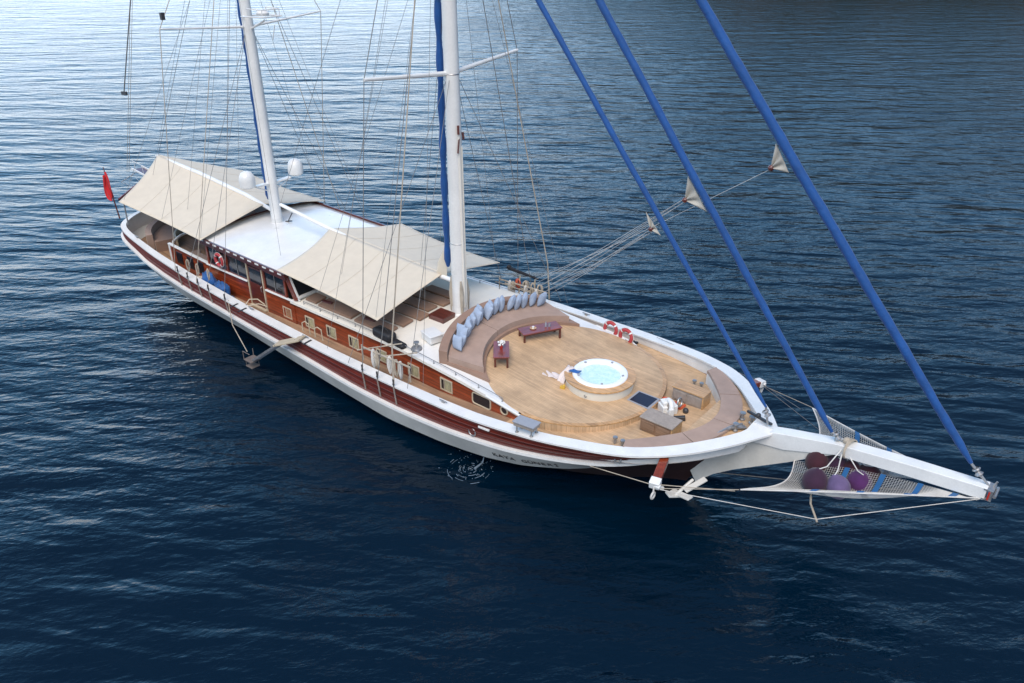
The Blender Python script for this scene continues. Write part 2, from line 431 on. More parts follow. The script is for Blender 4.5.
L2 = level(-38.2, -1.75, 0, ([-38.2,-36,-33,-27,-22,-15,-9,-6,-4,-2], [.80,.88,.90,.92,.94,.955,.90,.88,.86,.8]),
           ([-38.2,-36,-34.4,-32,-26,-22,-19.4,-14.4,-11.8,-9.6,-8.1,-6.3,-5.2,-3.7,-2.4,-1.75], [2.1,1.5,1.16,.95,.98,.82,.70,.56,.60,.72,.92,1.36,1.70,2.12,2.42,2.5]))
L3 = level(-36.0, -3.2, 0, ([-36,-34,-30,-24,-15,-10,-7,-5,-3.2], [.30,.48,.66,.76,.80,.70,.56,.42,.22]), ([-40,0],[0,0]))
L4 = [Vector((p.x, p.y*.7, -1.0)) for p in L3]
mbb = MB(); 
for s in (0, 1):
    loft(mbb, both(L0)[s], both(L1)[s], 0, uvh=1.25)
o = mbb.build('topside_planking', HULLWOOD, Y, smooth=40)
mbb = MB()
for s in (0, 1):
    loft(mbb, both(L1b)[s], both(L2)[s], 0)
mbb.build('hull', WHITE2, Y, smooth=40)
mbb = MB()
for s in (0, 1):
    loft(mbb, both(L2)[s], both(L3)[s], 0); loft(mbb, both(L3)[s], both(L4)[s], 0)
mbb.build('hull_bottom', REDBOT, Y, smooth=40)
mbb = MB()
for s in (0, 1):
    A, B, Cc = both(L1)[s], both(L1o)[s], both(L1b)[s]
    loft(mbb, [p+Vector((0,0,.004)) for p in A], B); loft(mbb, B, Cc)
mbb.build('rubbing_strake', WHITE, Y, smooth=30)
# carved mouldings along the topsides
for k, fz in enumerate((.12, .36, .60, .84)):
    for s in (0, 1):
        pts = [L0[i].lerp(L1[i], fz) - normal2(L0, i)*.015 for i in range(12, len(L0)-3)]
        if s: pts = [Vector((p.x, -p.y, p.z)) for p in pts]
        mbb = MB(); mbb.tube(pts, .022, 5); mbb.build('moulding', MOULD, Y)
# cap rail
def capw(x): return ip(x, [-39.3,-36,-30,-10,-4,-1.5,0], [.26,.34,.44,.50,.52,.56,.55])
CI = inset(RAIL, capw)
for i, p in enumerate(CI):
    if p.x > -1.0: p.x = -1.0 + (p.x+1.0)*.05
mbb = MB()
for s in (0, 1):
    O, I_ = both(RAIL)[s], both(CI)[s]
    I_ = [Vector((p.x, p.y, q.z)) for p, q in zip(I_, O)]
    Ob = [p-Vector((0,0,.075)) for p in O]; Ib = [p-Vector((0,0,.075)) for p in I_]
    loft(mbb, O, I_); loft(mbb, Ob, O); loft(mbb, I_, Ib)
mbb.build('cap_rail', WHITE, Y, smooth=30)
WI = inset(RAIL, lambda x: max(.2, capw(x)-.08))
for p in WI:
    if p.x > -1.0: p.x = -1.0
mbb = MB()
for s in (0, 1):
    A = [Vector((p.x, p.y, q.z-.07)) for p, q in zip(both(WI)[s], both(RAIL)[s])]
    B = [Vector((p.x, p.y, zd(p.x)-.02)) for p in both(WI)[s]]
    loft(mbb, A, B)
mbb.build('bulwark', WHITE, Y, smooth=40)
# decks
def yin(x):
    # inner half breadth of the bulwark
    best = 0
    for a, b in zip(WI, WI[1:]):
        if (a.x <= x <= b.x) or (b.x <= x <= a.x):
            f = (x-a.x)/(b.x-a.x) if abs(b.x-a.x) > 1e-6 else 0; best = max(best, -(a.y+(b.y-a.y)*f))
    return best
XS = [-39.0+.4*i for i in range(96)] + [-1.02]
mbb = MB(); n_ = len(XS)-1
mbb.grid(lambda u, v: Vector((XS[int(round(u*n_))], (2*v-1)*(yin(XS[int(round(u*n_))])+.02), zd(XS[int(round(u*n_))]))), n_, 1)
mbb.build('main_deck', [TEAKD], Y)
# lower foredeck in newer teak
mbb = MB(); X2 = [x for x in XS if x >= -9.3]; n2 = len(X2)-1
mbb.grid(lambda u, v: Vector((X2[int(round(u*n2))], (2*v-1)*(yin(X2[int(round(u*n2))])-.02), zd(X2[int(round(u*n2))])+.006)), n2, 1)
mbb.build('foredeck', [TEAK], Y)

# ---- coachroof: plan outline from aft bulkhead to the rounded front
def arc(cx, r, a0, a1, n): return [(cx+r*math.cos(rad(a0+(a1-a0)*i/n)), r*math.sin(rad(a0+(a1-a0)*i/n))) for i in range(n+1)]
CRX = [-30,-26,-22.5,-18,-15,-12,-10,-8.6]; CRY = [3.45,3.5,3.5,3.55,3.62,3.68,3.72,3.75]
def hy(x): return ip(x, CRX, CRY)
sidepts = [(x, -hy(x)) for x in [-30+.5*i for i in range(43)] + [-8.6]]
front = arc(-8.65, 3.75, -89, 89, 40)
outline = sidepts + front + [(x, -y) for x, y in reversed(sidepts)]
# walls
def wall(mb, P, z0, z1, mi=0):
    for a, b in zip(P, P[1:]):
        mb.add([(a[0],a[1],z0(*a)),(b[0],b[1],z0(*b)),(b[0],b[1],z1(*b)),(a[0],a[1],z1(*a))], [(0,1,2,3)], mi)
for s in (1, -1):
    mbb = MB(); wall(mbb, [(x, s*y) for x, y in sidepts if x <= -8.5], lambda x, y: zd(x)-.02, lambda x, y: zr(x, y)-.10)
    mbb.build('coachroof_side', MAHO, Y, smooth=40)
mbb = MB(); wall(mbb, front, lambda x, y: zd(x)-.02, lambda x, y: zr(x, y)-.035)
mbb.build('deck_step', TEAK, Y)
# roof sheet, white, with overhang and edge
mbb = MB()
XR = [-22.9+.3*i for i in range(48)] + [-8.62]
nx = len(XR)-1
def rf(u, v):
    x = XR[int(round(u*nx))]; y = (2*v-1)*(hy(x)+.10); return Vector((x, y, zr(x, y)))
mbb.grid(rf, nx, 16)
for s in (1, -1):
    E = [Vector((x, s*(hy(x)+.10), zr(x, hy(x)+.1))) for x in XR]; F = [p-Vector((0,0,.12)) for p in E]; G = [Vector((p.x, p.y-s*.12, p.z)) for p in F]
    loft(mbb, E, F); loft(mbb, F, G)
mbb.build('coachroof', [CREAMDECK], Y, smooth=40)
# fore part of the roof is brighter white paint beside the lounge
mbb = MB(); XF = [x for x in XR if x > -14.6]; nf = len(XF)-1
mbb.grid(lambda u, v: (lambda x: Vector((x, (2*v-1)*(hy(x)+.09), zr(x, (2*v-1)*hy(x))+.005)))(XF[int(round(u*nf))]), nf, 14)
mbb.build('deck_margin', WHITE, Y, smooth=40)
# rounded white corner posts
for s in (1, -1):
    mbb = MB(); mbb.tube([(-10.2, s*3.83, 3.0), (-9, s*3.86, 2.88), (-8.35, s*3.86, 2.80), (-8.05, s*3.80, 2.72), (-7.98, s*3.75, 2.4)], .05, 8)
    mbb.build('corner_trim', WHITE, Y)
# raised round teak deck
disc = arc(-8.65, 3.74, 0, 360, 72)[:-1]
mbb = MB()
rings = 14
pts = [Vector((-8.65, 0, zr(-8.65, 0)+.012))]
for r in range(1, rings+1):
    for k in range(72):
        a = 2*math.pi*k/72; x = -8.65+3.74*r/rings*math.cos(a); y = 3.74*r/rings*math.sin(a)
        pts.append(Vector((x, y, zr(x, y)+.012)))
fs = [(0, 1+k, 1+(k+1) % 72) for k in range(72)] + [(1+(r-1)*72+k, 1+r*72+k, 1+r*72+(k+1) % 72, 1+(r-1)*72+(k+1) % 72) for r in range(1, rings) for k in range(72)]
mbb.add(pts, fs); mbb.build('raised_deck', TEAK, Y)
mbb = MB()
rim = [Vector((x, y, zr(x, y)+.012)) for x, y in arc(-8.65, 3.74, -88, 88, 60)]
rin = [Vector((x, y, zr(x, y)+.016)) for x, y in arc(-8.65, 3.58, -88, 88, 60)]
low = [p-Vector((0,0,.05)) for p in rim]
loft(mbb, rin, rim); loft(mbb, rim, low); mbb.build('deck_nosing', OAK, Y)

# ---- cabin windows along the side
def window(x, kind):
    for s in (-1, 1):
        y = s*(hy(x)+.012); zz = ip(x, [-24,-20,-14,-10], [2.32,2.38,2.45,2.58]); wx, wz = (.62, .52) if kind != 'dark' else (.95, .50)
        fr = MB()
        if kind == 'dark':
            # rounded frame
            pts = []
            for cx, cz, a0 in ((wx/2-.12, wz/2-.12, 0), (-wx/2+.12, wz/2-.12, 90), (-wx/2+.12, -wz/2+.12, 180), (wx/2-.12, -wz/2+.12, 270)):
                for i in range(5):
                    a = rad(a0+22.5*i); pts.append((cx+.12*math.cos(a), cz+.12*math.sin(a)))
            pts.append(pts[0]); fr.tube([(x+p[0], y, zz+p[1]) for p in pts], .035, 6)
        else:
            t = .06
            for dx, dz, a, b in ((0, wz/2, wx+t, t), (0, -wz/2, wx+t, t), (-wx/2, 0, t, wz-t), (wx/2, 0, t, wz-t)):
                fr.box((x+dx, y, zz+dz), (a, .05, b))
            fr.box((x-wx*.18, y-s*.004, zz), (.035, .05, wz-t))
        f = fr.build('window', CREAMFR, Y, smooth=30)
        g = MB(); g.box((x, y-s*.006, zz), (wx-.02, .02, wz-.02)); g.build('pane', GLASS, f, smooth=0)
        if kind != 'dark':
            g = MB()
            def cf(u, v): return Vector((x-.06+u*(wx*.5), y+s*(.012+.010*math.sin(u*22)), zz-wz/2+.05+v*(wz-.1)))
            g.grid(cf, 18, 2); g.build('curtain', CURT, f)
for x in (-23.35,-21.6,-20.0,-18.4,-16.5,-14.45,-12.5): window(x, 'curtain')
window(-10.55, 'dark')
for s in (-1, 1):
    R3 = Matrix.Rotation(rad(90), 3, 'X')
    g = MB(); g.torus((-9.35, s*(hy(-9.3)+.02), 2.62), .17, .035, R3, 20, 6); f = g.build('porthole', CREAMFR, Y)
    g = MB(); g.lathe([(.001, .0), (.16, .0)], (-9.35, s*(hy(-9.3)+.012), 2.62), 20, R=R3); g.build('pane', GLASS, f)

# handrail on the coachroof edge
for s in (-1, 1):
    xs = [-22+1.25*i for i in range(11)]
    if s > 0: xs = xs[:7]
    P = [Vector((x, s*(hy(x)-.05), zr(x, hy(x))+.16)) for x in [-22+.25*i for i in range(51 if s < 0 else 31)]]
    mbb = MB(); mbb.tube(P, .016, 6); mbb.build('handrail', STEEL, Y)
    for x in xs:
        mbb = MB(); mbb.tube([(x, s*(hy(x)-.05), zr(x, hy(x))), (x, s*(hy(x)-.05), zr(x, hy(x))+.16)], .02, 6)
        mbb.lathe([(.04, 0), (.04, .02), (.02, .03)], (x, s*(hy(x)-.05), zr(x, hy(x))), 8); mbb.build('stanchion', STEEL, Y)

# ---- wheelhouse
WX0, WX1, WY = -30.1, -23.0, 3.5
def zroof(x, y): return 4.80 - .27*(abs(y)/3.7)**2 + (x+27)*-.012
mbb = MB()
for s in (-1, 1):
    mbb.box(((WX0-22.7)/2, s*WY, 2.45), (-(WX0+22.7), .06, 1.36))
mbb.box((WX1+.25, 0, 3.2), (.08, 2*WY-.08, .34)); mbb.box((WX0, 0, 2.5), (.08, 2*WY-.08, 1.4))
wh = MB(); wh.v = mbb.v; wh.f = mbb.f; wh.m = mbb.m
WH = wh.build('wheelhouse', MAHO, Y, smooth=0)
mbb = MB()
def rfn(u, v):
    x = WX0-.15+(WX1-WX0+.3)*u; y = (2*v-1)*3.72; return Vector((x, y, zroof(x, y)))
mbb.grid(rfn, 20, 20); mbb.build('roof', WHITE, WH, smooth=60, solid=.05)
# mahogany rim round the roof with pale slots
for s in (-1, 1):
    mbb = MB()
    for a, b in ((WX0-.2, WX1+.2),):
        mbb.bar((a, s*3.74, zroof(a, 3.7)+.03), (b, s*3.74, zroof(b, 3.7)+.03), .10, .20)
        mbb.bar((a, s*3.70, zroof(a, 3.7)-.16), (b, s*3.70, zroof(b, 3.7)-.16), .08, .14)
    rim_ = mbb.build('roof_rim', MAHOD, WH, smooth=0, bevel=.01)
    for i in range(12):
        x = WX0+.35+i*.60
        g = MB(); g.box((x, s*3.775, zroof(x, 3.7)+.045), (.30, .06, .075)); g.build('slot', WHITE, rim_, smooth=0)
mbb = MB()
for xx, sg in ((WX0-.17, -1), (WX1+.2, 1)):
    for i in range(20):
        y0 = -3.7+i*.37; mbb.bar((xx, y0, zroof(xx, y0)), (xx, y0+.37, zroof(xx, y0+.37)), .06, .14)
mbb.build('roof_edge', MAHOD, WH, smooth=0)
# window band with posts and panes
for s in (-1, 1):
    posts = [-29.9, -28.15, -26.35, -24.95, -23.25]
    for i, x in enumerate(posts):
        mbb = MB(); mbb.box((x, s*WY, 3.82), (.14, .10, 1.36)); mbb.build('window_post', MAHOV, WH, smooth=0, bevel=.01)
    for a, b in zip(posts, posts[1:]):
        if a == -26.35: continue
        g = MB(); g.box(((a+b)/2, s*(WY-.02), 3.80), (b-a-.14, .03, 1.26)); pn = g.build('window', GLASS, WH, smooth=0)
        g = MB(); g.bar((a+.10, s*(WY+.0), 3.2), (b-.10, s*(WY+.0), 3.2), .06, .05); g.build('sill', MAHOV, pn, smooth=0)
        g = MB(); g.tube([((a+b)/2, s*(WY+.01), 3.22), ((a+b)/2, s*(WY+.01), 4.4)], .018, 5); g.build('mullion', STEEL, pn)
    # door opening, leaf dark
    g = MB(); g.box((-25.65, s*(WY+.02), 3.0), (1.22, .05, 2.15)); d = g.build('door', MAHOD, WH, smooth=0)
    g = MB(); g.box((-25.65, s*(WY+.05), 3.62), (.95, .02, .75)); g.build('pane', GLASS, d, smooth=0)
    g = MB()
    for x in (-26.30, -25.02): g.box((x, s*(WY+.06), 3.05), (.07, .06, 2.3))
    g.box((-25.66, s*(WY+.10), 1.93), (1.35, .2, .07)); g.build('frame', CREAMFR, d, smooth=0)
    g = MB(); g.tube([(-25.2, s*(WY+.07), 2.9), (-25.2, s*(WY+.12), 2.95), (-25.2, s*(WY+.12), 3.15), (-25.2, s*(WY+.07), 3.2)], .018, 6); g.build('handle', STEEL, d)
    # white rail along top of lower wall
    for a, b in ((-30.1, -26.4), (-24.9, -22.6)):
        mbb = MB(); mbb.bar((a, s*(WY+.05), 3.12+.0), (b, s*(WY+.05), 3.16), .12, .07); mbb.build('side_trim', WHITE, WH, smooth=0, bevel=.012)
# raked front pillars and windscreen
for s in (-1, 1):
    mbb = MB(); mbb.bar((-23.2, s*3.46, 4.5), (-22.55, s*3.46, 3.2), .12, .26); mbb.build('front_pillar', MAHOV, WH, smooth=0, bevel=.015)
    mbb = MB(); mbb.bar((-23.02, s*3.40, 4.5), (-22.37, s*3.40, 3.2), .10, .06); mbb.build('pillar_trim', WHITE, WH, smooth=0, bevel=.01)
mbb = MB(); 
mbb.add([(-23.15,-3.35,4.45),(-23.15,3.35,4.45),(-22.55,3.35,3.36),(-22.55,-3.35,3.36)], [(0,1,2,3)]); mbb.build('windscreen', GLASS, WH, smooth=0, solid=.02)
for y in (-1.7, 0, 1.7):
    mbb = MB(); mbb.bar((-23.1, y, 4.5), (-22.48, y, 3.3), .12, .08); mbb.build('front_mullion', MAHOV, WH, smooth=0)
mbb = MB(); mbb.box((-22.45, 0, 3.36), (.18, 6.9, .10)); mbb.build('front_sill', WHITE, WH, smooth=0, bevel=.01)

# ---- aft cockpit: low cabin wall, curved coamings, seats
for s in (-1, 1):
    mbb = MB(); mbb.bar((-34.0, s*3.4, 2.55), (-30.1, s*3.42, 2.45), .08, 1.2); mbb.build('cockpit_side', MAHO, Y, smooth=0)
    mbb = MB(); mbb.bar((-34.1, s*3.42, 3.22), (-30.1, s*3.45, 3.10), .16, .08)
    mbb.bar((-34.05, s*3.42, 3.2), (-34.05, s*3.42, 2.1), .10, .16); mbb.build('cockpit_trim', WHITE, Y, smooth=0, bevel=.01)
    for x in (-33.1, -32.0, -31.0):
        mbb = MB(); mbb.box((x, s*3.46, 2.6), (.62, .03, .66)); mbb.build('cockpit_pane', GLASS, Y, smooth=0)
# seat ring round the stern
def ring(rx, ry, cx, a0, a1, n=30): return [(cx+rx*math.cos(rad(a0+(a1-a0)*i/n)), ry*math.sin(rad(a0+(a1-a0)*i/n))) for i in range(n+1)]
def band(mb, P, Q, z0, z1, mi=0):
    n = len(P)
    f0 = z0 if callable(z0) else (lambda x, y: z0); f1 = z1 if callable(z1) else (lambda x, y: z1)
    A = [Vector((x, y, f1(x, y))) for x, y in P]; B = [Vector((x, y, f1(x, y))) for x, y in Q]
    C_ = [Vector((x, y, f0(x, y))) for x, y in P]; D = [Vector((x, y, f0(x, y))) for x, y in Q]
    loft(mb, A, B); loft(mb, C_, A); loft(mb, B, D); loft(mb, D, C_)
    mb.add([A[0], B[0], D[0], C_[0]], [(0,1,2,3)]); mb.add([A[-1], B[-1], D[-1], C_[-1]], [(0,1,2,3)])
mbb = MB(); band(mbb, ring(3.5, 3.45, -35.0, 104, 256), ring(2.35, 2.35, -35.0, 104, 256), 2.15, 2.82); o = mbb.build('stern_bench', BROWN, Y, bevel=.06)
mbb = MB(); band(mbb, ring(3.85, 3.8, -35.0, 108, 252), ring(3.52, 3.47, -35.0, 108, 252), 2.3, 3.22); mbb.build('stern_bench_back', BROWN2, Y, bevel=.06)
mbb = MB(); band(mbb, ring(2.34, 2.34, -35.0, 104, 256), ring(2.22, 2.22, -35.0, 104, 256), 2.05, 2.86); mbb.build('bench_front', CREAMFR, Y)
mbb = MB(); mbb.prism([(-36.0,-1.3),(-33.9,-1.3),(-33.9,1.3),(-36.0,1.3)], 2.82, 2.88); cab = mbb.build('cockpit_table', MAHO, Y, bevel=.02)
mbb = MB(); mbb.lathe([(.25, 2.0), (.08, 2.1), (.08, 2.82)], (-35, 0, 0), 12); mbb.build('table_leg', STEEL, cab)
mbb = MB(); band(mbb, [(-33.6,-3.2),(-33.2,-3.3),(-31,-3.3)], [(-33.4,-2.0),(-33.0,-2.3),(-31,-2.3)], 2.0, 2.6); mbb.build('cockpit_bench', BROWN2, Y, bevel=.05)
mbb = MB(); mbb.tube([(-34.3,-3.3,2.1),(-34.5,-3.2,2.6),(-34.75,-2.8,3.0),(-35.0,-2.2,3.1),(-35.1,-1.2,3.12)], .07, 8); mbb.build('curved_coaming', WHITE, Y)
for s in (-1, 1):
    mbb = MB(); mbb.tube([(-37.7, s*3.8, 3.5), (-37.7, s*3.75, 5.05)], .04, 8); mbb.build('awning_post', STEEL, Y)

# ---- bowsprit and knee
mbb = MB()
secs = [(-1.0, .30, 3.46, 3.1), (-.1, .24, 3.80, 3.2), (.3, .24, 3.90, 3.25), (2.0, .24, 4.27, 3.84), (4.2, .23, 4.50, 4.06), (6.35, .21, 4.66, 4.22)]
vs_ = []
for x, hw, zt, zb in secs: vs_ += [(x,-hw,zb),(x,hw,zb),(x,hw,zt),(x,-hw,zt)]
fs = [(i*4+k, i*4+(k+1) % 4, i*4+4+(k+1) % 4, i*4+4+k) for i in range(len(secs)-1) for k in range(4)] + [(0,3,2,1), tuple(range(20,24))]
mbb.add(vs_, fs); BSP = mbb.build('bowsprit', WHITE, Y, smooth=0, bevel=.02)
mbb = MB(); mbb.box((6.47, 0, 4.46), (.10, .46, .36), mi=0); mbb.box((6.40, 0, 4.62), (.26, .48, .03)); mbb.box((6.40, 0, 4.28), (.26, .48, .03)); mbb.tube([(6.58,-.28,4.5),(6.58,.28,4.5)], .05, 8); mbb.tube([(6.45, .1, 4.6), (6.52, .12, 4.8)], .03)
mbb.build('end_fitting', STEEL, BSP, smooth=30)
mbb = MB(); mbb.box((6.43, 0, 4.44), (.05, .50, .28)); mbb.build('end_band', REDP, BSP, smooth=0)
mbb = MB()
poly = [(2.2,4.1),(2.0,3.84),(1.3,3.38),(.54,2.82),(-.4,2.2),(-1.35,1.57),(-2.1,.98),(-2.72,.3),(-3.0,.72),(-2.4,1.6),(-1.4,2.6),(-.5,3.4),(-.2,3.6),(1,3.8)]
vv = [(x, -.19, z) for x, z in poly] + [(x, .19, z) for x, z in poly]; n = len(poly)
mbb.add(vv, [tuple(range(n)), tuple(reversed(range(n, 2*n)))] + [(i, (i+1) % n, n+(i+1) % n, n+i) for i in range(n)])
mbb.build('bow_knee', WHITE2, Y, smooth=0)
# pale wooden anchor catheads each side, with white iron shoe
for s in (-1, 1):
    mbb = MB(); mbb.bar((-2.72, s*3.05, 3.08), (-2.45, s*4.05, 2.86), .30, .22); cb = mbb.build('cathead', MAHOV, Y, smooth=0, bevel=.02)
    mbb = MB(); mbb.bar((-2.47, s*3.98, 2.87), (-2.40, s*4.28, 2.80), .36, .28); mbb.tube([(-2.6, s*4.2, 2.8), (-2.2, s*4.2, 2.8)], .09, 10)
    mbb.build('iron_shoe', WHITE, cb, smooth=30, bevel=.02)
    mbb = MB(); mbb.torus((-2.38, s*4.32, 2.45), .12, .035, Matrix.Rotation(rad(90), 3, 'Y'), 14, 6); mbb.tube([(-2.4, s*4.26, 2.78), (-2.38, s*4.32, 2.55)], .03); mbb.build('hook', ROPEW, cb)
mbb = MB()      # anchor housed against the starboard bow
mbb.tube([(-2.1,-3.2,1.9), (-1.9,-2.35,2.15)], .06, 8); mbb.bar((-2.35,-3.0,1.85), (-1.55,-3.15,2.0), .26, .06); mbb.bar((-1.9,-2.9,2.0),(-1.5,-2.2,2.3), .22, .06); mbb.bar((-2.3,-3.4,1.95),(-2.0,-2.9,1.8), .3, .07)
mbb.sphere((-2.45,-3.55,2.25), .08, 10)
mbb.build('anchor', WHITE2, Y, bevel=.01)

# ---- masts, spreaders, booms
def mast(x, base, top, r, name='mast'):
    mbb = MB(); mbb.tube([(x, 0, base), (x, 0, base+6), (x-.02, 0, base+14), (x, 0, top)], [r, r*.95, r*.85, r*.5], 20)
    return mbb.build(name, MAST, Y)
MAIN = mast(-15.08, 3.5, 27, .34); MIZ = mast(-28.42, 4.6, 22.5, .29)
mbb = MB(); mbb.lathe([(.50, 3.58), (.50, 3.66), (.38, 3.70), (.36, 4.0)], (-15.08, 0, 0), 20); mbb.build('mast_collar', WHITE, MAIN)
mbb = MB(); mbb.lathe([(.42, 4.72), (.40, 4.82), (.31, 4.86), (.30, 5.1)], (-28.42, 0, 0), 20); mbb.build('mast_collar', WHITE, MIZ)
mbb = MB(); mbb.tube([(-14.72, -.06, 4.0), (-14.76, -.06, 11.8)], .05, 8); mbb.tube([(-14.74, .10, 3.9), (-14.76, .10, 11.2)], .035, 6); mbb.build('sail_track', CREAMDECK, MAIN)
mbb = MB(); mbb.bar((-14.72, -.12, 11.75), (-14.74, -.10, 12.1), .09, .09); mbb.bar((-14.70, .15, 11.5), (-14.74, .15, 11.8), .07, .07); mbb.tube([(-14.7, -.2, 11.0), (-14.75, -.05, 11.6)], .04); mbb.build('halyard_block', MAHOD, MAIN)
mbb = MB(); mbb.torus((-15.08, 0, 14.05), .26, .05, None, 20, 6); mbb.torus((-15.08, 0, 7.0), .30, .04, None, 20, 6); mbb.build('mast_band', STEEL, MAIN)
for s in (-1, 1):
    mbb = MB(); mbb.tube([(-15.15, 0, 14.05), (-15.28, s*4.3, 14.40)], [.10, .065], 10); mbb.build('spreader', MAST, MAIN)
    mbb = MB(); mbb.tube([(-28.42, 0, 14.7), (-28.47, s*4.45, 15.03)], [.06, .035], 8); mbb.build('spreader', MAST, MIZ)
# radar platform on the mizzen
mbb = MB(); mbb.tube([(-27.6,-.55,15.25),(-26.4,-.45,15.3),(-26.4,.55,15.3),(-27.6,.6,15.25),(-28.3,.4,15.2),(-28.3,-.4,15.2),(-27.6,-.55,15.25)], .03); mbb.tube([(-27.6,-.5,15.6),(-26.5,-.45,15.6),(-26.5,.5,15.6),(-27.6,.55,15.6)], .025)
for p in ((-27.6,-.5),(-26.5,-.45),(-26.5,.5),(-27.6,.55)): mbb.tube([(p[0],p[1],15.25),(p[0],p[1],15.6)], .02)
mbb.tube([(-28.3, 0, 14.6), (-27.0, 0, 15.1)], .05); mbb.tube([(-27.0,.3,14.2),(-26.7,.3,14.9)], .02); mbb.build('radar_platform', MAST, MIZ)
mbb = MB(); mbb.lathe([(.001,15.3),(.28,15.3),(.30,15.42),(.2,15.52),(.001,15.54)], (-27.1,0,0), 20); mbb.build('radar_dome', WHITE, MIZ)
# satellite domes on their bracket
mbb = MB()
for s in (-1, 1):
    mbb.bar((-28.42, 0, 7.0), (-28.29, s*1.1, 7.08), .26, .09); mbb.bar((-28.42, s*.2, 6.6), (-28.3, s*1.0, 7.0), .06, .06)
mbb.build('dome_bracket', WHITE, MIZ, smooth=0, bevel=.01)
for s in (-1, 1):
    mbb = MB(); mbb.lathe([(.001,-.42),(.30,-.42),(.40,-.34),(.41,-.1),(.40,.05),(.36,.22),(.26,.36),(.12,.43),(.001,.45)], (-28.28, s*1.5, 7.55), 24); mbb.build('satellite_dome', WHITE, MIZ)
# booms
mbb = MB(); mbb.tube([(-15.4, 0, 5.08), (-18, 0, 5.10), (-22, 0, 5.32), (-27.9, 0, 5.92)], [.11, .12, .12, .09], 12); mbb.build('boom', MAST, MAIN)
mbb = MB(); mbb.tube([(-28.75, 0, 5.42), (-31, 0, 5.78), (-35.5, 0, 6.15), (-40.2, 0, 6.36)], [.10, .12, .12, .09], 12); mbb.build('boom', MAST, MIZ)
# furled sails in blue covers up the after side of the masts
def cover(x0, z0, z1, r, parent, s=1):
    mbb = MB(); pts = []; rs = []
    for i in range(60):
        t = i/59; z = z0+(z1-z0)*t; pts.append((x0-.03*math.sin(t*9), .0, z)); rs.append(r*(.85+.18*math.sin(i*1.3))*(.5 if i in (0,) else 1))
    mbb.tube(pts, rs, 10); return mbb.build('furled_mainsail_cover', BLUE, parent)
cover(-15.72, 5.7, 26, .16, MAIN); cover(-28.92, 6.0, 21.5, .13, MIZ)
# mizzen/main staysail tack canvas beside the mast
mbb = MB(); mbb.add([at(447,243,y=0), at(436,276,y=0), at(447,279,y=0), at(438,262,y=.05)], [(0,1,2),(0,3,1)]); mbb.build('sail_tack', AWN, MAIN, smooth=0, solid=.01)
for (dx, dy, h) in ((.32, -.2, 1.5), (-.28, .22, 1.3), (-.25, -.25, 1.6), (.2,.3,1.4)):
    mbb = MB(); mbb.tube([(-15.08+dx, dy, 3.75), (-15.08+dx*1.05, dy*1.05, 3.9+h*.5), (-15.08+dx*.9, dy, 3.8+h)], [.07, .10, .04], 7); mbb.build('coiled_halyard', ROPE, MAIN)
mbb = MB(); mbb.bar((-27.95, .35, 4.85), (-27.75, .55, 5.35), .05, .05); mbb.tube([(-28.1,.3,4.85),(-27.8,.5,4.9)], .03); mbb.build('mast_winch', DSTEEL, MIZ)

# ---- standing rigging
def stay(P, r=.012, parent=Y, mat=None, name='shroud', n=5):
    mbb = MB(); mbb.tube(P, r, n); return mbb.build(name, mat or WIRE, parent)
for s in (-1, 1):
    stay([(-15.9, s*5.2, 2.7), (-15.28, s*4.3, 14.4), (-15.08, s*.1, 26.5)], .016, MAIN)
    stay([(-14.95, s*5.2, 2.7), (-15.08, s*.2, 23.5)], .016, MAIN)
    stay([(-13.95, s*5.25, 2.7), (-14.0, s*5.12, 4.6), (-15.08, s*.2, 25.5)], [.045, .03, .016] if s else .02, MAIN, mat=ROPE)
    stay([(-16.9, s*5.15, 2.6), (-15.1, s*.2, 14.0)], .012, MAIN)
    stay([(-13.2, s*5.2, 2.8), (-15.0, s*.2, 14.0)], .012, MAIN)
    stay([(-30.9, s*4.95, 2.9), (-28.47, s*4.45, 15.03), (-28.42, s*.1, 22)], .018, MIZ, mat=ROPE)
    stay([(-28.9, s*4.98, 2.8), (-28.42, s*.2, 21)], .018, MIZ, mat=ROPE)
    stay([(-29.9, s*4.95, 2.8), (-28.42, s*.2, 14.5)], .012, MIZ)
    stay([(-27.9, s*5.0, 2.8), (-28.42, s*.2, 14.5)], .012, MIZ)
    stay([(-26.4, s*5.0, 2.6), (-28.30, s*.2, 19)], .012, MIZ)
    # lazy jacks / awning lifts
    stay([(-16.3, s*3.9, 4.5), (-15.15, s*.3, 22)], .008, MAIN, name='awning_lift')
    stay([(-20.0, s*3.9, 4.65), (-15.15, s*.3, 20)], .008, MAIN, name='awning_lift')
    stay([(-29.6, s*3.9, 4.75), (-28.5, s*.3, 19)], .008, MIZ, name='awning_lift')
    stay([(-33.5, s*3.8, 4.9), (-28.5, s*.3, 19)], .008, MIZ, name='awning_lift')
    stay([(-37.6, s*3.8, 5.0), (-28.5, s*.3, 20)], .008, MIZ, name='awning_lift')
    # deadeyes and chainplates
    for x in (-15.9, -14.95, -13.95, -30.9, -29.9, -28.9, -27.9, -26.4):
        yy = s*(yb(x)+.02); zz = zc(x)
        mbb = MB(); mbb.tube([(x, yy, zz+.02), (x, yy, zz+.34)], [.025, .042], 7); mbb.sphere((x, yy, zz+.12), .05, 8); mbb.build('deadeye', DSTEEL, Y)
        mbb = MB(); mbb.bar((x, s*(yb(x)+.03), zz), (x, s*(yb(x)*.975+.07), ip(x, [-30.5,-25,-21,-16.8,-14], [2.03,1.86,1.72,1.64,1.72])+.02), .05, .04); mbb.build('chainplate', GREYWOOD, Y, smooth=0)
stay([(-28.42, 0, 21.8), (-15.08, 0, 26.5)], .014, MAIN, name='triatic_stay')
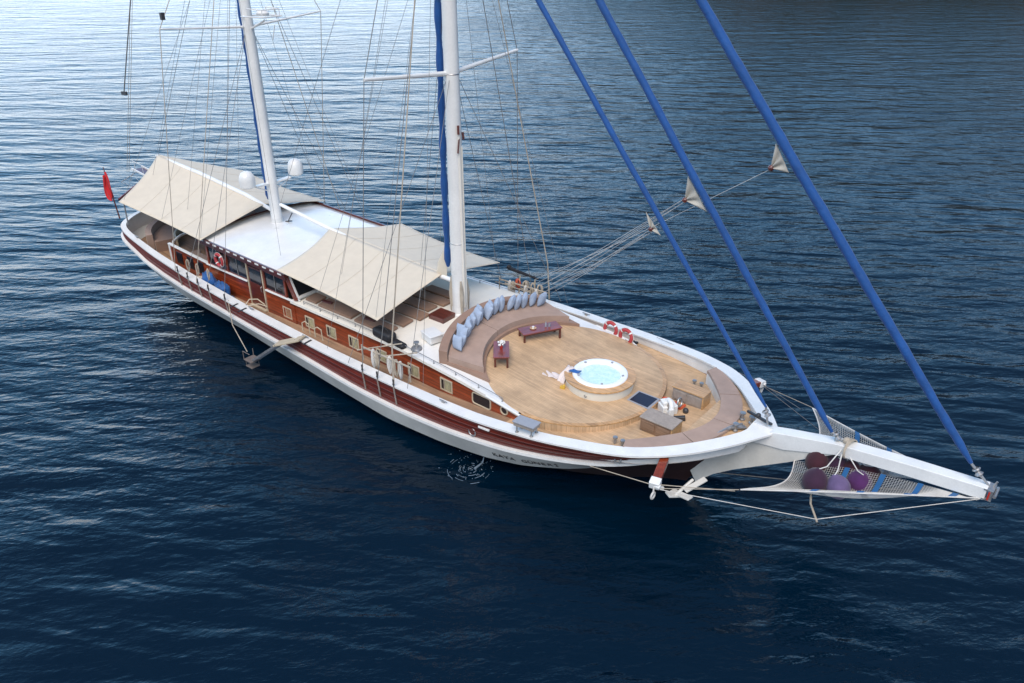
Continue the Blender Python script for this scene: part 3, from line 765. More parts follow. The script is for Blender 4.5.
stay([(-17.5, 0, 5.15), (-15.3, 0, 17)], .010, MAIN, name='topping_lift')
stay([(-27.9, 0, 5.95), (-15.3, 0, 26)], .010, MAIN, name='topping_lift')
stay([(-40.1, .05, 6.4), (-28.5, 0, 22)], .012, MIZ, name='topping_lift')
# vertical lines to the stern gangway and the block hanging on its fall
for px, off in ((129, 0), (127, .15)):
    a = at(px, 172, y=.6); b = at(px+3.5, -6, y=.6); d = b-a
    stay([a, a+d*1.3], .014, Y, mat=ROPE, name='gangway_fall')
a = at(124, 92, y=.6); b = at(131, -6, y=.6)
stay([a, a+(b-a)*1.6], .035, Y, mat=WIRE, name='gangway_fall')
mbb = MB(); mbb.bar(a+Vector((-.3,0,-.1)), a+Vector((.3,0,-.05)), .12, .22); mbb.build('fall_block', DSTEEL, Y)
a = at(162, 15, y=-4.3); mbb = MB(); mbb.bar(a+Vector((0,0,-.2)), a+Vector((.0,0,.1)), .16, .16); mbb.build('shroud_block', DSTEEL, MIZ)
# extra thin halyards aft and around the masts
for x0, y0, z0, x1, y1, z1 in ((-38.5,-1.5,5.4,-28.5,-.4,22),(-36,2,5.6,-28.5,.4,22),(-33,-2.5,5.2,-28.6,-.4,21),(-24,-3,5,-28.3,-.4,20),(-24.5,3,5,-28.3,.4,20),(-20,-2.6,5,-15.2,-.3,25),(-12.6,4.9,3,-15,.3,22),(-12.6,-4.9,3,-15,-.3,24.5),(-18.6,-4.9,2.6,-15.3,-.3,24)):
    stay([(x0,y0,z0),(x1,y1,z1)], .008, MAIN if x1 > -20 else MIZ, name='halyard')
# bobstay, whisker struts and bow lines
stay([at(590,466,y=-4.3), at(650,484,y=-4.25), at(735,491,y=-3.1)], .016, Y, mat=ROPE, name='bow_line')
for s in (-1, 1):
    stay([(-2.4, s*4.25, 2.7), (2.3, s*2.0, 2.45), (6.4, s*.15, 4.3)], .013, Y, mat=ROPEW if s < 0 else WIRE, name='whisker_stay')
    stay([(-2.4, s*4.25, 2.7), (.05, s*3.12, 3.2)], .013, Y, mat=ROPE, name='net_line')
    mbb = MB(); mbb.tube([(1.3, s*.1, 3.2), (1.9, s*1.5, 2.55), (2.35, s*2.05, 2.4)], .035, 8); mbb.build('whisker_strut', ROPE, Y)
stay([(-2.5, 0, .8), (2.3, 0, 2.6), (6.4, 0, 4.25)], .015, Y, name='bobstay')
stay([(-.3, 2.9, 3.1), (-2.4, 4.2, 2.8)], .012, Y, name='port_bow_line')
stay([(-2.4, 4.25, 2.8), (-7.5, 4.6, 3.0)], .012, Y, name='port_bow_line')

# ---- pin rails with coiled lines at the main shrouds
def coil(c, r, hgt, n=4, mat=ROPE, name='rope_coil', parent=Y, seed=0):
    rnd = random.Random(seed); mbb = MB()
    for k in range(n):
        a = rnd.uniform(0, 3.1); w_ = r*rnd.uniform(.6, 1); h_ = hgt*rnd.uniform(.8, 1.1); pts = []
        for i in range(17):
            t = 2*math.pi*i/16
            pts.append(Vector(c) + Vector((w_*math.cos(a)*math.sin(t), w_*math.sin(a)*math.sin(t), -h_/2+h_/2*math.cos(t))))
        mbb.tube(pts, .028, 5)
    return mbb.build(name, mat, parent)
for s in (-1, 1):
    yy = s*5.0
    mbb = MB(); mbb.tube([(-16.6, s*4.55, 3.25), (-13.6, s*4.6, 3.35)], .04, 8)
    for x in (-16.6, -15.6, -14.6, -13.7): mbb.tube([(x, s*4.55, 2.6), (x, s*4.57, 3.36)], .035, 6)
    mbb.tube([(-16.9, s*4.6, 3.0), (-15.0, s*3.7, 3.6)], .03, 6); mbb.tube([(-15.9, s*4.6, 3.0), (-14.0, s*3.8, 3.55)], .03, 6)
    pr = mbb.build('pin_rail', ROPE, Y)
    for k, x in enumerate((-15.9, -15.7, -14.9, -14.5, -14.25)): coil((x, s*4.55, 3.38), .10, .85, 5, ROPE if k % 2 else ROPEW, parent=pr, seed=k+10*s)
    for k, x in enumerate((-30.3, -29.4, -28.4)): coil((x, s*4.5, 3.6), .08, .6, 3, ROPE, seed=k+40*s)
# reddish coil and long black pole on the port rail
mbb = MB(); mbb.tube([at(509,268,y=5.1), at(538,279,y=5.1)], [.10, .05], 8); mbb.sphere(at(509,267,y=5.1), .13, 10); mbb.build('folded_crane_arm', BLACK, Y)
o = coil(at(518,279,y=5.0), .2, .45, 6, ORANGE, 'rust_red_line', Y, 5)
for k, px in enumerate((526, 533, 540)): coil(at(px, 281+k*2, y=5.0), .18, .5, 5, ROPE, 'rope_coil', Y, 60+k)
mbb = MB(); mbb.tube([at(505,283,y=5.05), at(545,296,y=5.05)], .035, 6); mbb.tube([at(520,276,y=5.0), at(519,293,y=5.05)], .04, 6); mbb.tube([at(535,280,y=5.0), at(534,298,y=5.05)], .04, 6); mbb.build('pin_rail_frame', CREAMFR, Y)

# ---- deck fittings
def bitts(x, y, z, rz=0):
    mbb = MB(); R_ = Matrix.Rotation(rz, 3, 'Z')
    mbb.box((x, y, z+.03), (.5, .2, .06), rz)
    for d in (-.16, .16):
        p = Vector((x, y, z)) + R_ @ Vector((d, 0, 0)); mbb.lathe([(.06, .03), (.05, .28), (.09, .32), (.09, .38), (.001, .39)], p, 10)
    return mbb.build('mooring_bitts', STEEL, Y)
bitts(-4.75, -2.75, 2.46); bitts(-4.4, 2.62, 2.47)
bitts(-34.2, -4.1, zd(-34.2)); bitts(-34.2, 4.1, zd(-34.2))
for x in (-24.6, -20.3, -36.0, -11.5):
    for s in (-1, 1):
        mbb = MB(); q = (x, s*(yb(x)-.3), zc(x)); mbb.tube([(x-.2, q[1], q[2]+.09), (x+.2, q[1], q[2]+.09)], .025, 6); mbb.box((q[0], q[1], q[2]+.04), (.14, .06, .08)); mbb.build('cleat', STEEL, Y)
# bow chain and roller bundle
mbb = MB()
for k in range(3):
    a = at(717+k*3, 434-k*2, z=3.25); b = at(742+k*2, 424+k*2, z=3.25); mbb.tube([a, a.lerp(b, .5)+Vector((0,0,.07)), b], .055, 7)
for p in ((742, 420), (751, 424), (735, 431)): mbb.lathe([(.10, 0), (.10, .06), (.05, .09), (.05, .25), (.11, .29), (.11, .33), (.001, .34)], at(*p, z=3.17), 10)
mbb.build('chain_stopper', STEEL, Y)
mbb = MB(); mbb.bar((-1.5, .75, 3.60), (-.35, .1, 3.86), .08, .08); mbb.sphere((-1.0, .5, 3.75), .10, 8); mbb.build('forestay_turnbuckle', DSTEEL, Y)
# fairleads and small hardware on topside near bow
for s in (-1, 1):
    for (px_, py_) in ((497, 431), (500, 440), (636, 460)):
        pass
    mbb = MB(); i_ = min(range(len(L0)), key=lambda i: abs(L0[i].x+9.0)); p = L0[i_].lerp(L1[i_], .22); mbb.bar((p.x-.25, s*(-p.y+.05), p.z), (p.x+.25, s*(-p.y+.0), p.z), .10, .08); mbb.build('fairlead', WHITE, Y, bevel=.01)
    p = L0[i_].lerp(L1[i_], .72); mbb = MB(); mbb.torus((p.x-.2, s*(-p.y+.03), p.z), .17, .03, Matrix.Rotation(rad(90), 3, 'X'), 16, 6); mbb.build('hawse_ring', STEEL, Y)
    i_ = min(range(len(L0)), key=lambda i: abs(L0[i].x+3.6)); p = L0[i_].lerp(L1[i_], .5); mbb = MB(); mbb.torus((p.x, s*(-p.y+.03), p.z), .13, .03, Matrix.Rotation(rad(75), 3, 'X'), 14, 6); mbb.build('hawse_ring', STEEL, Y)
# hatch by the mast and dark glass hatch by the hot tub
mbb = MB(); P_ = [(-15.85,-1.25),(-14.95,-1.25),(-14.95,-.45),(-15.85,-.45)]; mbb.prism(P_, lambda x, y: zr(x, y)-.02, lambda x, y: zr(x, y)+.22); mbb.build('skylight_hatch', MAHOD, Y, smooth=0, bevel=.02)
zt_ = 2.80
mbb = MB(); mbb.prism([(-5.95,-.32),(-4.95,-.36),(-4.95,.56),(-5.95,.56)], 2.76, 2.805); hf = mbb.build('glass_hatch_frame', GREYBOX, Y, smooth=0)
mbb = MB(); mbb.prism([(-5.86,-.24),(-5.04,-.28),(-5.04,.48),(-5.86,.48)], 2.80, 2.818); mbb.build('glass', NAVY, hf, smooth=0)
# port sheer lockers: windlass bed (stone-grey slab the windlass sits on)
mbb = MB(); mbb.prism([(-4.95,-.75),(-3.45,-.75),(-3.45,1.1),(-4.95,1.1)], 2.44, 2.54); mbb.build('windlass_bed', GREYWOOD, Y, smooth=0, bevel=.01)
# gangway / side boarding ladder folded out on the starboard side
mbb = MB(); mbb.bar((-20.2,-5.05,2.62), (-21.6,-5.5,2.05), .55, .08); lad = mbb.build('boarding_ramp', CREAMFR, Y, smooth=0, bevel=.01)
mbb = MB()
a1, b1 = Vector((-21.4,-5.70,2.10)), Vector((-22.9,-6.10,.95)); a2, b2 = Vector((-21.3,-5.40,2.10)), Vector((-22.8,-5.75,.95))
mbb.bar(a1, b1, .05, .10); mbb.bar(a2, b2, .05, .10)
for k in range(8): mbb.bar(a1.lerp(b1, (k+.5)/8), a2.lerp(b2, (k+.5)/8), .16, .03)
mbb.build('ladder_steps', STEEL, lad, smooth=0)
mbb = MB(); mbb.box((-23.15,-5.95,.86), (.6,.55,.05)); mbb.tube([(-23.45,-6.2,.9),(-23.45,-6.2,1.3),(-22.9,-6.2,1.3)], .02); mbb.tube([(-23.4,-5.7,.9),(-23.4,-5.7,1.25)], .02); mbb.box((-23.2,-5.95,.5), (.5,.45,.04)); mbb.tube([(-23.4,-6.15,.86),(-23.4,-6.15,.5)], .015); mbb.tube([(-22.97,-5.75,.86),(-22.97,-5.75,.5)], .015); mbb.build('landing', LANDW, lad, smooth=0)
stay([at(228,300,y=-4.9), at(232.5,325,y=-5.25), (-23.4,-6.0,1.2)], .022, lad, mat=ROPE, name='ladder_fall')
mbb = MB(); mbb.tube([(-25.2,-4.6,2.6),(-25.2,-4.35,2.8),(-24.7,-4.2,2.9),(-24.35,-4.1,2.7),(-24.25,-4.0,2.3)], .03, 6); mbb.tube([(-25.0,-4.6,2.6),(-24.5,-4.3,2.75),(-24.2,-4.05,2.6)], .025, 6); mbb.build('boarding_handrail', CREAMFR, Y)
mbb = MB()
for x in (-20.9, -20.0): mbb.tube([(x,-4.45,2.5),(x,-4.45,2.95),(x+.15,-4.4,3.05),(x+.35,-4.35,2.95),(x+.38,-4.35,2.4)], .025, 6)
mbb.build('boarding_handrail', CREAMFR, Y)
for x in (-25.6, -24.9, -20.5, -19.9):
    mbb = MB(); mbb.box((x, -5.0, zc(x)+.012), (.10, .5, .02), rz=.1); mbb.build('rail_hinge', DSTEEL, Y, smooth=0)
# stern gangway, davits
mbb = MB(); mbb.bar((-39.6,.9,3.9), (-44.6,.75,4.55), .55, .08); gw = mbb.build('stern_gangway', MAHOD, Y, smooth=0)
mbb = MB(); mbb.bar((-39.3,.55,3.95), (-44.8,.4,4.62), .08, .10); mbb.bar((-39.3,1.25,3.95), (-44.8,1.1,4.62), .08, .10)
for k in range(5): mbb.tube([(-40.5-k,.5,4.05+k*.12),(-40.5-k,.5,4.75+k*.1)], .015)
mbb.tube([(-40.5,.5,4.75),(-44.5,.4,5.2)], .015); mbb.build('gangway_rail', WHITE, gw, smooth=0)
mbb = MB(); mbb.bar((-39.2,2.4,3.9),(-41.2,2.5,4.5), .5, .14); mbb.build('stern_step', MAHOD, Y, smooth=0)
mbb = MB()
for a, b in (((-39.4,-.4,3.9),(-44.8,-.5,3.9)), ((-39.4,-1.0,3.9),(-42.5,-.5,4.6)), ((-44.8,-.5,3.9),(-44.8,1.2,4.5))): mbb.tube([a, b], .025)
mbb.build('stern_davit', STEEL, Y)

# name on the starboard bow, small dark letters
def lettering(txt, x0, x1):
    n = len(txt); P = []
    for i, ch in enumerate(txt):
        if ch == ' ': continue
        cu = bpy.data.curves.new('letters', 'FONT'); cu.body = ch; cu.size = .36; cu.extrude = .004; cu.align_x = 'CENTER'; cu.align_y = 'CENTER'
        to = bpy.data.objects.new('letters', cu); COL.objects.link(to); bpy.context.view_layer.update()
        me = bpy.data.meshes.new_from_object(to.evaluated_get(bpy.context.evaluated_depsgraph_get())); bpy.data.objects.remove(to)
        x = x0+(x1-x0)*i/(n-1)
        k = next(j for j in range(1, len(L1b)) if L1b[j].x >= x); f_ = (x-L1b[k-1].x)/(L1b[k].x-L1b[k-1].x)
        A = L1b[k-1].lerp(L2[k-1], .5).lerp(L1b[k].lerp(L2[k], .5), f_)
        t = (L1b[k+2]-L1b[k-2]).normalized(); up = (L1b[k]-L2[k]).normalized(); nn = t.cross(up).normalized(); up = nn.cross(t).normalized()
        R_ = Matrix((t, up, nn)).transposed().to_4x4(); R_.translation = A + nn*.03
        R_.translation -= Y.location
        me.transform(R_); me.materials.clear(); me.materials.append(BLACK)
        o = bpy.data.objects.new('name_letter', me); COL.objects.link(o); o.parent = Y
lettering('KAYA GÜNERİ', -8.9, -6.3)

# ------------------------------------------------------------------ awnings
def awning(xf, xa, xam, ye, zfe, zfm, zae, zam, label, name='awning'):
    c = Vector(((xf+xa)/2, 0, zfe))
    t = thing(name, label, 'awning', c, 0, 'cream awnings over the deck')
    for s in (-1, 1):
        mb = MB()
        def fn(u, v):
            y = v; w_ = s*ye*y
            x_front = xf + .04*math.sin(math.pi*y)*-1; xaft = xam + (xa-xam)*y + .30*math.sin(math.pi*y)
            x = x_front + (xaft-x_front)*u
            zM = zfm+(zam-zfm)*u; zE = zfe+(zae-zfe)*u
            yy = w_*(1-.035*math.sin(math.pi*u)*y)
            z = zM+(zE-zM)*y - .05*math.sin(math.pi*y)*math.sin(math.pi*u) + .015*math.sin(u*40)*y*(1-y) + (-.06*math.sin(math.pi*u)*y)
            return Vector((x, yy, z))
        mb.grid(fn, 40, 20); mb.build('canvas', AWN, t, smooth=60, solid=.012)
        mb = MB(); mb.tube([fn(i/30, 1.0) for i in range(31)], .02, 5); mb.build('hem', AWN, t)
        for q in (.25, .5, .75):
            mb = MB(); mb.tube([fn(q, i/20)+Vector((0,0,.012)) for i in range(21)], .007, 4); mb.build('seam', AWNSEAM, t)
    return t
awning(-16.1, -23.0, -23.9, 4.0, 4.45, 5.22, 4.86, 5.55, 'cream forward awning spread over the main boom above the brown mattresses')
awning(-29.4, -37.7, -40.0, 4.02, 4.75, 5.62, 5.02, 6.48, 'cream aft awning spread over the mizzen boom above the stern cockpit')
# gaff spar at the aft awning's near corner
mb = MB(); mb.bar((-37.9,-3.9,5.08), (-38.6,-2.3,5.45), .08, .10); tag(mb.build('awning_spar', MAHOV, Y, smooth=0))

# ------------------------------------------------------------------ furled headsails on the forestays
def headsail(tack, p1, p2, r, label, clew=None, cz=None):
    a = Vector(tack); d = (at(*p2, y=0)-at(*p1, y=0)); b0 = at(*p1, y=0)
    dirv = d.normalized(); L = 27
    t = thing('furled_headsail', label, 'furled sail', a, 0, 'blue furled headsails on the forestays')
    s0 = 1.0
    mb = MB(); pts = []; rs = []
    start = b0; n = 90
    top = at(*p2, y=0); 
    total = (top-start).length*1.6
    for i in range(n+1):
        q = start + dirv*(total*i/n); pts.append(q + Vector((.012*math.sin(i*.9), .012*math.cos(i*1.1), 0))); rs.append(r*(.94+.06*math.sin(i*1.7)) * (.55 if i == 0 else 1) * (1+.25*math.sin(math.pi*min(1, i/n*1.1))))
    rnd = random.Random(int(total*10)); W1, W2 = rnd.uniform(0, 6), rnd.uniform(.5, .8)
    u_ = dirv.cross(Vector((0,1,0))).normalized(); v_ = Vector((0,1,0)); NR = 420
    def rollfn(a, b_):
        th = 2*math.pi*b_; q = start + dirv*(total*a); f = a*total
        rr = r*(1+.25*math.sin(math.pi*min(1, a*1.1)))*(1+.10*abs(math.sin((th - f*2.3*W2)*.5+W1))+.035*math.sin(f*5.1+W1)+.03*math.sin(th*3+f*7.7))*(.5+.5*min(1, f*1.5))
        q = q - Vector((0,0,1))*(.10*math.sin(math.pi*a))
        return q + u_*(rr*math.cos(th)) + v_*(rr*math.sin(th))
    mb.grid(rollfn, NR, 14); roll = mb.build('roll', BLUE, t, smooth=70)
    mb = MB(); mb.tube([a, start.lerp(a, .35), start], [.03, .05, .04], 8); mb.lathe([(.10,-.12),(.13,-.08),(.06,0),(.13,.08),(.10,.12)], start.lerp(a, .35), 12, R=dirv.to_track_quat('Z','Y').to_matrix()); mb.build('furling_drum', STEEL, t)
    if clew:
        pts = [at(*c, y=.0) for c in clew]
        mb = MB()
        def fn(u, v):
            p = pts[0].lerp(pts[2], v); q = pts[1]; z = p.lerp(q, u); return z + Vector((0, -.10*math.sin(u*3)*math.sin(v*math.pi*5)*.6, 0))
        mb.grid(fn, 8, 20); mb.build('clew', CLEW, t, smooth=60, solid=.02)
        mb = MB(); mb.sphere(pts[1], .10, 8); mb.build('clew_ring', MAHOD, t)
    return t
H1 = headsail((-.45,0,3.85), (766,407), (540,0), .078, 'thinnest blue furled headsail, its foot at the stem, nearest the main mast', ((646,212),(651,229),(661,236)))
H2 = headsail((2.2,0,4.25), (832,432), (601,0), .097, 'middle one of the three blue furled headsails, its foot halfway out on the bowsprit', ((688,176),(685,200),(707,212)))
H3 = headsail((6.4,0,4.6), (971,463), (703,0), .112, 'outermost and thickest blue furled headsail running to the tip of the bowsprit', ((776,143),(771,168),(789,173)))
P0 = at(545,287,y=4.9)
k = 0
for (px, py) in ((650,230),(652,232),(686,201),(684,199),(771,169)):
    for dd in ((0,0),(0.12,.06)) if k < 4 else ((0,0),):
        q = at(px, py, y=0); e = P0+Vector((-.3*k*.5+dd[0]*3, 0, -.25+.12*k)); mid = q.lerp(e, .5)-Vector((0,0,.12))
        stay([q, mid, e], .009, Y, mat=ROPEW, name='headsail_sheet')
    k += 1

# ------------------------------------------------------------------ flag
t = thing('ensign_flag', 'red flag hanging from a slanting wooden staff on the stern quarter', 'flag', (-38.6,-3.8,3.85))
a, b = Vector((-38.6,-3.8,3.75)), at(103,167,y=-3.85)
mb = MB(); mb.tube([a, b], [.045, .025], 8); mb.build('staff', MAHOD, t)
mb = MB()
def ff(u, v):
    u = u*1.35-.35; p = b.lerp(a, .12+.46*v) ; wv = (.25+.75*math.sin(math.pi*min(1, v*.9+.08))); q = p + Vector((-.62*u*wv, -.05*u, -.75*u*wv))
    return q + Vector((.10*math.sin(u*11+v*3)*(.3+u), .08*math.sin(u*9+v), 0))
mb.grid(ff, 16, 20); mb.build('cloth', FLAG, t, smooth=60, solid=.01)

# ------------------------------------------------------------------ hot tub
TX = -7.45; tz = 2.80
t = thing('hot_tub', 'round white hot tub full of pale blue water with teak surround on the foredeck', 'hot tub', (TX,0,tz))
mb = MB(); mb.lathe([(1.33, 2.72), (1.37, 2.86), (1.37, 3.20)], (TX,0,0), 64); mb.build('skirt', SKIRT, t, smooth=40)
mb = MB(); mb.lathe([(1.37, 3.20), (1.44, 3.21), (1.44, 3.27), (1.09, 3.28)], (TX,0,0), 64); mb.build('teak_surround', OAK, t, smooth=30)
mb = MB(); mb.lathe([(1.12, 3.25), (1.12, 3.33), (1.08, 3.36), (.96, 3.36), (.88, 3.33), (.80, 3.22), (.72, 2.95), (.5, 2.85), (.001, 2.85)], (TX,0,0), 64); sh = mb.build('shell', TUBW, t, smooth=60)
mb = MB()
def wf(u, v): 
    a = 2*math.pi*u; r = .83*v; return Vector((TX+r*math.cos(a), r*math.sin(a), 3.235+.012*math.sin(9*r+3*a)))
mb.grid(wf, 48, 6); mb.build('water_surface', TUBWATER, t, smooth=180)
for k in range(5):
    a = rad(20+72*k); mb = MB(); mb.lathe([(.05,0),(.05,.03),(.02,.04),(.001,.04)], (TX+.93*math.cos(a), .93*math.sin(a), 3.355), 10); mb.build('jet_control', GREYBOX, sh)
mb = MB(); mb.torus((-7.2,-1.38,2.98), .05, .015, Matrix.Rotation(rad(90),3,'X'), 10, 5); mb.build('drain', STEEL, t)
# steps and towel
mb = MB()
def tf(u, v):
    x = -8.72+.34*v+.05*math.sin(u*7); y = -.45-.10*u*3 + .04*math.sin(v*9)
    zz = 3.40 - (0 if u < .25 else (u-.25)*.78) + .02*math.sin(v*12)
    return Vector((x-(.0 if u < .25 else (u-.25)*.18), -.45-.62*u, zz))
mb.grid(tf, 20, 10); tag(mb.build('towel', TOWEL, smooth=60, solid=.025), 'pinkish white towel hanging over the side of the hot tub', 'towel')
mb = MB()
def t2(u, v): return Vector((-9.65+.75*u+.05*math.sin(v*5), -1.15+.38*v+.14*u, 2.93+.05*abs(math.sin(u*6+v*4))))
mb.grid(t2, 14, 10); tag(mb.build('towel', TOWEL, smooth=60, solid=.03), 'crumpled white towel lying flat on the teak beside the hot tub', 'towel')
mb = MB(); mb.grid(lambda u, v: Vector((-8.45+.42*u, -.78+.22*v+.1*u, 3.38+.015*math.sin(u*8))), 8, 6); tag(mb.build('cloth_roll', BLUETARP, smooth=60, solid=.03), 'small blue cloth on the rim of the hot tub', 'cloth')
mb = MB(); mb.box((-8.35,-1.30,2.89), (.20,.14,.14), .4); mb.sphere((-8.3,-1.28,2.98), .06, 8); tag(mb.build('plastic_toy', YELL, bevel=.02), 'small yellow plastic item on the deck under the hanging towel', 'toy')

# ------------------------------------------------------------------ lounge sofa with cushions
SC = (-8.65, 0)
def sector(r, ycut, n=40):
    a = math.degrees(math.asin(ycut/r)); return [(SC[0]-r*math.cos(rad(-a+2*a*i/n)), r*math.sin(rad(-a+2*a*i/n))) for i in range(n+1)]
t = thing('curved_sofa', 'large C-shaped brown sofa round the after side of the foredeck lounge', 'sofa', (-12.6,0,3.3))
mb = MB(); band(mb, sector(5.30, 3.35), sector(3.70, 3.12), lambda x, y: zr(x, y)+.0, lambda x, y: zr(x, y)+.16); mb.build('base', BROWN, t, smooth=40)
angs = [-3.30,-.2,.05,3.30]
def seat_piece(a0, a1):
    P = [(SC[0]-5.22*math.cos(a), 5.22*math.sin(a)) for a in [a0+(a1-a0)*i/24 for i in range(25)]]
    Q = [(SC[0]-3.82*math.cos(a), 3.82*math.sin(a)) for a in [a0*1.28+(a1*1.28-a0*1.28)*i/24 for i in range(25)]]
    mb = MB(); band(mb, P, Q, lambda x, y: zr(x, y)+.14, lambda x, y: zr(x, y)+.42); mb.build('seat', BROWN2, t, smooth=40, bevel=.04)
A_ = math.asin(3.3/5.22)
seat_piece(-A_, -.10); seat_piece(-.095, A_)
mb = MB(); band(mb, sector(5.62, 3.45), sector(5.26, 3.32), lambda x, y: zr(x, y)+.0, lambda x, y: zr(x, y)+.62); mb.build('backrest', BROWN, t, smooth=40, bevel=.06)
# loose cushions
def cushion_mesh():
    mb = MB()
    def fn(side):
        def f(u, v):
            x, z = 2*u-1, 2*v-1
            th = .105*max(0, (1-abs(x)**2.6))**.55*max(0, (1-abs(z)**2.6))**.55
            k = 1-.07*(1-abs(z)**2)*abs(x)**3; k2 = 1-.07*(1-abs(x)**2)*abs(z)**3
            return Vector((.29*x*k, side*th, .29*z*k2+.29))
        return f
    mb.grid(fn(1), 12, 12); mb.grid(fn(-1), 12, 12); return mb
c0 = None
ords = ['first','second','third','fourth','fifth','sixth','seventh']
clusters = [(-34, -13, 7, 'near-end'), (-8.5, 11, 6, 'middle'), (16, 35, 5, 'far-end')]
for a0, a1, n, where in clusters:
    for i in range(n):
        a = rad(a0+(a1-a0)*i/(n-1)); R_ = 4.92 + random.uniform(-.05, .05)
        x, y = SC[0]-R_*math.cos(a), R_*math.sin(a)
        if c0 is None: c0 = cushion_mesh().build('cushion', BLUEG, smooth=60); c = c0
        else: c = c0.copy(); COL.objects.link(c)
        c.location = (x, y, zr(x, y)+.42)
        tang = a + random.uniform(-.10, .10)
        turn = .75 if where == 'near-end' else (.95 if where == 'middle' else 1.05)
        # thin axis between tangential and facing the tub; lean back
        c.rotation_euler = (random.uniform(-.42, -.10), random.uniform(-.22, .22), -a + rad(-90) + turn + random.uniform(-.25, .25))
        s_ = random.uniform(1.0, 1.2); c.scale = (s_, s_*1.25, s_)
        tag(c, f'{ords[i]} blue-grey cushion of the {where} row on the curved sofa, counted from the near side', 'cushion', 'blue-grey cushions on the curved sofa')

# ------------------------------------------------------------------ low mahogany tables
def table(cx, cy, L, W, rz, label):
    z0 = zr(cx, cy)+.014
    t = thing('coffee_table', label, 'table', (cx, cy, z0), rz, 'low mahogany tables on the raised deck')
    mb = MB(); mb.box((0,0,.43), (L, W, .05)); mb.build('tabletop', TABLETOP, t, local=True, smooth=0, bevel=.012)
    mb = MB()
    for s in (-1, 1): mb.box((0, s*(W/2-.07), .37), (L-.2, .03, .09)); mb.box((s*(L/2-.07), 0, .37), (.03, W-.2, .09))
    mb.build('apron', MAHOD, t, local=True, smooth=0)
    for sx in (-1, 1):
        for sy in (-1, 1):
            p = Matrix.Rotation(rz, 3, 'Z') @ Vector((sx*(L/2-.08), sy*(W/2-.08), 0)); dz = zr(cx+p.x, cy+p.y)+.014-z0
            mb = MB(); mb.box((sx*(L/2-.08), sy*(W/2-.08), (.405+dz)/2), (.08, .08, .405-dz)); mb.build('leg', MAHOD, t, local=True, smooth=0, bevel=.006)
    return t, z0
TABLETOP = varnish('red_mahogany_tabletop', (.23, .05, .04), rough=.3)
t1, z1 = table(-11.38, -1.50, 1.40, .66, rad(-50), 'low red mahogany table with a vase of white flowers, nearer the camera')
t2_, z2 = table(-11.30, 1.02, 1.85, .70, rad(62), 'longer red mahogany table with a candle dish and glasses, in the curve of the sofa')
def vec3(t, x, y, z): return t.matrix_basis @ Vector((x, y, z))
bpy.context.view_layer.update()
p = vec3(t1, -.05, 0, .455)
t = thing('flower_vase', 'dark red vase with white flowers on the nearer low table', 'vase', p)
mb = MB(); mb.lathe([(.001,0),(.05,0),(.075,.06),(.06,.14),(.04,.18),(.05,.21)], (0,0,0), 14); mb.build('vase', REDP, t, local=True)
mb = MB(); rnd = random.Random(5)
for k in range(22):
    a = rnd.uniform(0, 6.28); r = rnd.uniform(0, .15); mb.sphere((r*math.cos(a), r*math.sin(a), .27+rnd.uniform(0, .10)-r*.4), rnd.uniform(.03, .05), 7)
mb.build('flowers', WHITE, t, local=True)
p = vec3(t2_, -.30, .05, .455)
t = thing('candle_dish', 'small dish with a white candle on the longer low table', 'dish', p)
mb = MB(); mb.lathe([(.001,0),(.09,0),(.15,.035),(.14,.035),(.08,.012),(.001,.012)], (0,0,0), 18); mb.build('dish', OAK, t, local=True)
mb = MB(); mb.lathe([(.055,.012),(.055,.10),(.001,.10)], (0,0,0), 12); mb.build('candle', WHITE, t, local=True)
p = vec3(t2_, .28, .0, .455)
for k, (dx, dy, hh, lb) in enumerate(((0,0,.26,'taller clear glass bottle on the longer low table'), (.12,.10,.15,'short clear tumbler beside the glass bottle on the longer low table'))):
    mb = MB(); mb.lathe([(.001,0),(.04,0),(.042,hh*.6),(.02,hh*.8),(.022,hh)] if k == 0 else [(.001,0),(.04,0),(.05,hh)], p+Vector((dx,dy,0)), 12)
    tag(mb.build('glass_bottle' if k == 0 else 'tumbler', GREYBOX), lb, 'bottle' if k == 0 else 'glass')

# ------------------------------------------------------------------ mattresses under the forward awning
def mattress(x0, x1, y0, y1, label):
    mb = MB(); zf = lambda x, y: zr(x, y)+.012; zt = lambda x, y: zr(x, y)+.13
    def f(u, v):
        x = x0+(x1-x0)*u; y = y0+(y1-y0)*v; return Vector((x, y, zt(x, y)+.01*math.sin(math.pi*u)))
    P = [(x0,y0),(x1,y0),(x1,y1),(x0,y1)]
    mb.prism(P, zf, zt); o = mb.build('sun_mattress', TAN, smooth=0, bevel=.035)
    tag(o, label, 'mattress', 'brown sun mattresses on the coachroof'); return o
names = ['nearest the handrail', 'second from the handrail', 'third from the handrail', 'fourth from the handrail, by the mast hatch', 'fifth from the handrail, behind the mast', 'sixth from the handrail, tucked beneath the boom']
for i in range(6):
    y0 = -3.28+.80*i; xe = -16.3 + (.55*i if i < 4 else .55*3) ; xe = [-16.35,-16.2,-15.95,-16.25,-16.05,-15.95][i]
    mattress(xe-2.25, xe, y0, y0+.63, f'brown sun mattress in the forward row, {names[i]}')
mattress(-21.2, -18.85, -3.25, -2.55, 'brown sun mattress lying alone behind the row, close to the near handrail')
mattress(-22.2, -21.4, -3.2, -2.55, 'short brown sun mattress at the foot of the wheelhouse, farthest aft')
for (x, y, lb) in ((-20.9,-2.9,'dark red towel on the lone brown mattress'), (-17.9,-2.9,'dark red towel on the brown mattress nearest the handrail')):
    mb = MB(); mb.box((x, y, zr(x, y)+.155), (.62, .22, .05), .15); tag(mb.build('folded_towel', MAHOD, bevel=.02), lb, 'towel', 'dark red towels on the mattresses')

